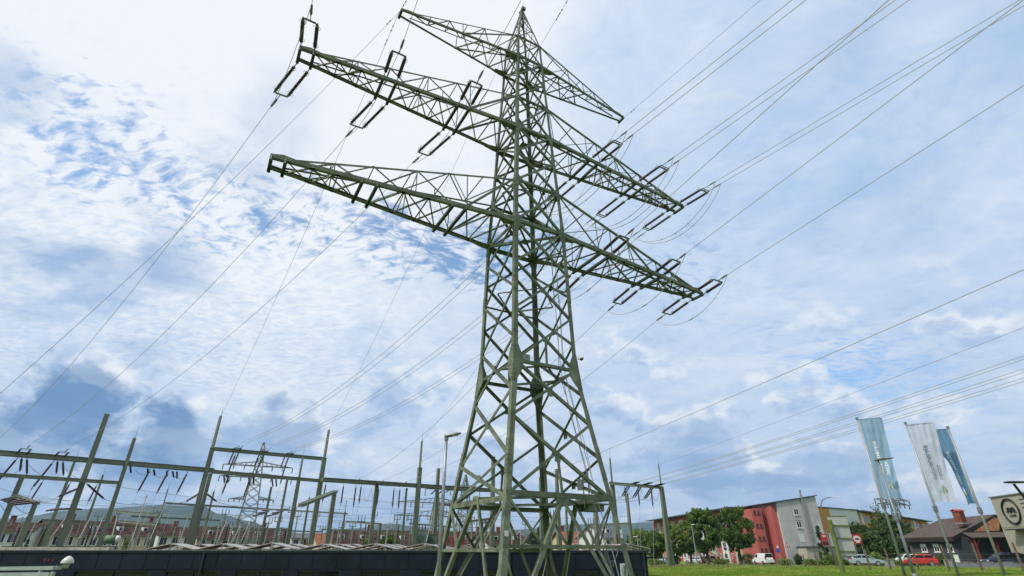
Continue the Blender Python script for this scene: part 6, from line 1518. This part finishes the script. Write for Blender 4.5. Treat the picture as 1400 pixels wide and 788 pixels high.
# curved lamp with poster
b = at(1142, 771, 92); g = ground_z(b.x, b.y); tp_ = at(1118, 700, 92); t = thing('street_lamp', 'tall curved-arm street lamp with a red poster fixed to it', 'street lamp', (b.x, b.y, g))
zt = at(1118, 700, 92).z; x0 = b.x; mb = MB(); hgt = zt - g
arc = [(x0, b.y, g), (x0, b.y, g + hgt * .35), (x0, b.y, zt - .2)]; end = at(1138, 681.5, 92); topz = at(1128, 681, 92).z
pts = [V(q) for q in arc] + [V((x0 + .15, b.y, zt + (topz - zt) * .55)), V((x0 + .6, b.y, zt + (topz - zt) * .85)), V((x0 + 1.3, b.y, topz)), V((x0 + 2.3, b.y, topz + .1))]
mb.tube(pts, [.13, .10, .085, .08, .07, .06, .05], 10); obj('mast', mb, mat('lamp_mast', (.13, .12, .11), .6), t, True)
mb = MB(); lamp_head(mb, pts[-1], V((1, 0, .05)).normalized(), .9, .3, .22, .08); obj('lamp_head', mb, whiter, t)
def poster(px, py, Y, w_, h_, cols, label, legs=True, round_=False):
    c = at(px, py, Y); g = ground_z(c.x, c.y); t = thing('sign', label, 'sign', (c.x, c.y, g)); mb = MB(); mb.box(c, w_, .05, h_, .1); obj('panel', mb, cols[0], t)
    x_ = V((cos(.1), sin(.1), 0)); o_ = V((sin(.1), -cos(.1), 0)) * .035
    if round_:
        mb = MB(); ring = [c + o_ + x_ * cos(a) * w_ * .40 + V((0, 0, sin(a) * h_ * .34)) for a in [i * 2 * pi / 24 for i in range(24)]]; mb.face(ring); obj('oval', mb, white, t)
        mb = MB(); o2 = o_ * 1.4; mb.face([c + o2 + x_ * a + V((0, 0, z)) for a, z in ((-.42, -.02), (-.15, .2), (0, .1), (.16, .24), (.42, -.02))]); obj('mountain_mark', mb, cols[0], t)
        mb = MB(); mb.face([c + o2 + x_ * a + V((0, 0, z)) for a, z in ((-.44, -.06), (.44, -.06), (.40, -.16), (-.40, -.16))]); obj('name_band', mb, black, t)
        mb = MB(); mb.face([c + o2 + x_ * a + V((0, 0, z)) for a, z in ((-.35, -.50), (.35, -.50), (.35, -.58), (-.35, -.58))]); obj('lettering_band', mb, white, t)
    else:
        mb = MB(); ring = [c + o_ + x_ * (cos(a) * w_ * .34) + V((0, 0, h_ * .30 + sin(a) * h_ * .10)) for a in [i * 2 * pi / 20 for i in range(20)]]; mb.face(ring); obj('pale_title', mb, mat('pale_print', (.55, .45, .42)), t)
        for e in (-1, 1):
            mb = MB(); q = c + o_ + x_ * e * w_ * .20 + V((0, 0, -h_ * .22)); mb.face([q + x_ * a * w_ + V((0, 0, z * h_)) for a, z in ((-.17, -.26), (.17, -.26), (.13, .12), (-.13, .12))]); ob_ = obj('dark_figure', mb, black, t)
            mb = MB(); mb.face([q + o_ * .3 + x_ * cos(a) * .09 + V((0, 0, .12 * h_ + sin(a) * .13)) for a in [i * pi / 6 for i in range(12)]]); obj('pale_face', mb, mat('skin', (.42, .26, .18)), t)
    if legs:
        mb = MB()
        for e in (-1, 1): q = c + x_ * e * w_ * .36 - o_; mb.bar((q.x, q.y, g), (q.x, q.y, c.z + h_ * .3), .07)
        obj('leg', mb, galv, t)
    return t
poster(1127.5, 738, 91, 1.15, 1.75, (mat('poster_red', (.45, .03, .03), .5),), 'red poster with a pale title and two dark figures on the curved lamp', legs=False)
poster(1171.5, 737, 96, 1.6, 1.5, (mat('poster_red', (.45, .03, .03)),), 'red sign with a white oval on two grey legs before the dark trees', round_=True)
c = at(1166, 749, 98); t = thing('sign', 'small white sign below the red oval sign', 'sign', (c.x, c.y, ground_z(c.x, c.y))); mb = MB(); mb.box(c, .6, .04, .8); obj('panel', mb, white, t); mb = MB(); mb.bar((c.x, c.y + .04, ground_z(c.x, c.y)), (c.x, c.y + .04, c.z), .06); obj('post', mb, galv, t)
# big panel seen from the back
c = at(1148, 733.5, 47); b = at(1155, 788, 47); g = ground_z(c.x, c.y); t = thing('billboard', 'large white panel seen from behind on a green wooden post with rails', 'billboard', (c.x, c.y, g))
lf, rt, zt, zb = at(1130.5, 707, 47), at(1158, 704, 47), at(1145, 705, 47).z, at(1152, 761, 47).z
tl, tr_ = at(1131, 707, 47.6), at(1157, 707, 47.6); xm = (tl.x + tr_.x) / 2
mb = MB(); mb.box((xm, 47.6, (zt + zb) / 2), tr_.x - tl.x, .05, zt - zb); obj('panel', mb, mat('panel_back', (.48, .48, .44), .6, 0, .06, 1, grime=(.30, .31, .26, .5)), t)
mb = MB(); mb.box((xm, 47.6, zt - .02), tr_.x - tl.x + .06, .1, .06); mb.box((xm, 47.6, zb + .02), tr_.x - tl.x + .06, .1, .06)
for k in range(3): z = zb + (zt - zb) * (.12 + .32 * k); mb.box((xm, 47.53, z), tr_.x - tl.x + .02, .08, .09)
obj('rail', mb, mat('green_rail', (.16, .20, .08), .7), t)
gw_ = mat('green_wood', (.13, .165, .045), .8, 0, .2, 3, grime=(.08, .09, .03, .5)); pb_ = at(1134.5, 711, 47.3)
mb = MB(); mb.tube([(pb_.x, 47.35, g), (pb_.x, 47.35, pb_.z)], .17, 12); obj('post', mb, gw_, t)
# road signs
for px, py, Y, kind, lab in ((1076.5, 746, 94, 'tri', 'triangular warning sign with red border on a thin post by the grey gable'), (1063.5, 753, 96, 'blue', 'small round blue sign on a grey post right of the white van'), (991.5, 750.5, 112, 'stop', 'round blue and red no stopping sign between the big trees'), (1018.5, 751, 110, 'blank', 'thin grey road sign seen edge on beside the tree trunk')):
    c = at(px, py, Y); g = ground_z(c.x, c.y); t = thing('road_sign', lab, 'road sign', (c.x, c.y, g)); mb = MB(); mb.tube([(c.x, c.y, g), (c.x, c.y, c.z + .3)], .04, 8); obj('post', mb, galv, t)
    f = V((c.x, c.y - .06, c.z))
    if kind == 'tri':
        tri = lambda r, o_: [f + V((r * cos(a), -o_, r * sin(a))) for a in (R(90), R(210), R(330))]
        mb = MB(); mb.plate(tri(.55, 0), .02, V((0, -1, 0))); obj('panel', mb, red, t); mb = MB(); mb.face(tri(.36, .02)); obj('inner_field', mb, white, t)
        mb = MB(); mb.box(f + V((0, -.03, 0)), .10, .01, .3); mb.box(f + V((0, -.03, -.1)), .22, .01, .06); obj('symbol', mb, black, t)
    elif kind in ('blue', 'stop'):
        mb = MB(); mb.tube([f, f + V((0, -.02, 0))], .32, 20); obj('panel', mb, red if kind == 'stop' else mat('sign_blue', (.02, .10, .45), .4), t)
        if kind == 'stop':
            mb = MB(); mb.tube([f + V((0, -.021, 0)), f + V((0, -.03, 0))], .25, 20); obj('inner_field', mb, mat('sign_blue', (.02, .10, .45)), t)
            mb = MB()
            for e in (-1, 1): mb.bar(f + V((-.18 * e, -.035, -.18)), f + V((.18 * e, -.035, .18)), .05, .01, V((0, 1, 0)))
            obj('symbol', mb, red, t)
        else: mb = MB(); mb.box(f + V((0, -.04, .55)), .3, .02, .3); obj('panel', mb, white, t)
    else: mb = MB(); mb.box(f, .5, .03, .12); obj('panel', mb, galv, t)
# small lamp in the street
b = at(953, 768, 104); g = ground_z(b.x, b.y); tz = at(946.5, 717.5, 104).z; t = thing('street_lamp', 'small grey street lamp with white head between the trees', 'street lamp', (b.x, b.y, g))
mb = MB(); mb.tube([(b.x, b.y, g), (b.x, b.y, tz)], [.11, .07], 10); obj('mast', mb, galv, t)
mb = MB(); lamp_head(mb, V((b.x, b.y, tz)), V((1, 0, 0)), .65, .32, .26, .09); obj('lamp_head', mb, white, t)
b = at(863, 734, 100); c = b; g = ground_z(b.x, b.y); t = thing('street_lamp', 'white headed street lamp peeking over the trees beside the slim post', 'street lamp', (b.x, b.y, g)); mb = MB(); mb.tube([(b.x + 1, b.y, g), (b.x + 1, b.y, b.z)], [.11, .07], 8); obj('mast', mb, galv, t); mb = MB(); lamp_head(mb, V((b.x + 1, b.y, b.z)), V((-1, 0, 0)), .8, .32, .26, .09); obj('lamp_head', mb, white, t)
# ------------------------------------------------------------------ fence posts and low wall
FP = [(896, 765, 776, 80), (902, 766, 777, 80), (907, 763, 776, 80), (928, 765, 776, 86), (938, 766, 776, 86), (947, 766, 776, 86), (957, 766, 775, 88), (967, 766, 775, 88), (976, 767, 775, 88), (994, 768, 775, 90), (1003, 769, 775, 90), (1012, 768, 775, 90), (1028, 768, 775, 88), (1042, 768, 775, 88), (1060, 765, 774, 84), (1078, 764, 774, 80), (1097.5, 759, 774, 72), (1115, 758, 774, 70), (1140, 755, 774, 68), (1182, 751, 774, 58), (1209.5, 749, 774, 58), (1246, 747, 774, 56), (1286, 745, 774, 55), (1329, 743, 774, 54), (1384, 742, 774, 52)]
for i, (px, pt, pb, Y) in enumerate(FP):
    tp_ = at(px, pt, Y); g = ground_z(tp_.x, tp_.y); rr = random.Random(i); h = tp_.z - g
    mb = MB(); r_ = .085 + .02 * rr.random(); mb.tube([(tp_.x + rr.gauss(0, .04), Y, g - .1), (tp_.x, Y, g + h * .5), tp_ + V((rr.gauss(0, .03), 0, 0))], [r_ * 1.1, r_, r_ * .85], 9)
    ref = ('short' if h < 1.25 else 'tall'); tag(obj('fence_post', mb, wood), f'weathered {ref} wooden fence post, {ORD[i] if i < 20 else "twenty-" + ORD[i - 20]} from the dark building corner', 'fence post', 'wooden fence posts by the meadow')
mb = MB(); 
ws_ = [at(FP[i][0], 766, FP[i][3]) for i in range(19, len(FP))]
for z in (.55, 1.05, 1.5):
    pts = [V((q.x, q.y, ground_z(q.x, q.y) + z)) for q in ws_]; mb.tube(pts, .008, 4)
tag(obj('fence_wire', mb, wire_dk), 'three thin strands of wire strung between the tall fence posts at right', 'fence')
for i in range(9):
    a = at(1313 + i * 9.5, 768, 66); g = ground_z(a.x, a.y); mb = MB(); h = .62 + .06 * sin(i * 2.1)
    for k in range(1): mb.box((a.x, 66, g + h / 2), 1.0, .12, h, .05 * sin(i))
    mb.box((a.x, 66, g + h + .02), 1.04, .16, .05)
    tag(obj('stone_slab', mb, mat('grey_slab', (.23, .24, .26), .9, 0, .2, 2, bump=.3)), f'{ORD[i]} upright grey slab from the left in the low wall before the navy car', 'slab', 'grey slabs of the low wall')
for i, (px, w_) in enumerate(((1212, .5), (1219, .45), (1296, .9))):
    a = at(px, 768, 72); g = ground_z(a.x, a.y); mb = MB(); mb.box((a.x, 72, g + .45), w_, .2, .9); mb.box((a.x, 72, g + .92), w_ + .06, .26, .05)
    tag(obj('concrete_block', mb, mat('concrete', (.3, .29, .27))), ['left pale concrete block standing left of the red car', 'right pale concrete block standing left of the red car', 'wide pale concrete block between the red and navy cars'][i], 'block')
# ------------------------------------------------------------------ air
HZ = True
if HZ:
    mb = MB(); x0, x1, y0, y1, z0, z1 = -9500, 9500, -3200, 9500, -9, 290
    mb.v = [V((x, y, z)) for z in (z0, z1) for y in (y0, y1) for x in (x0, x1)]; mb.f = [[0, 1, 3, 2], [4, 6, 7, 5], [0, 4, 5, 1], [1, 5, 7, 3], [3, 7, 6, 2], [2, 6, 4, 0]]
    m = bpy.data.materials.new('haze'); m.use_nodes = True; t = NT(m.node_tree); t.n.remove(t.n['Principled BSDF']); pv = t.node('ShaderNodeVolumePrincipled'); pv.inputs['Color'].default_value = (.46, .72, 1.0, 1); pv.inputs['Density'].default_value = .00011; pv.inputs['Anisotropy'].default_value = .2
    t.l.new(pv.outputs[0], t.n['Material Output'].inputs['Volume'])
    me = bpy.data.meshes.new('haze'); me.from_pydata(mb.v, [], mb.f); bmh = bmesh.new(); bmh.from_mesh(me); bmesh.ops.recalc_face_normals(bmh, faces=bmh.faces); bmh.to_mesh(me); bmh.free(); me.materials.append(m); o = bpy.data.objects.new('haze', me); COL.objects.link(o); o['kind'] = 'stuff'; tag(o, 'thin blue summer haze filling the air over the whole valley', 'haze')
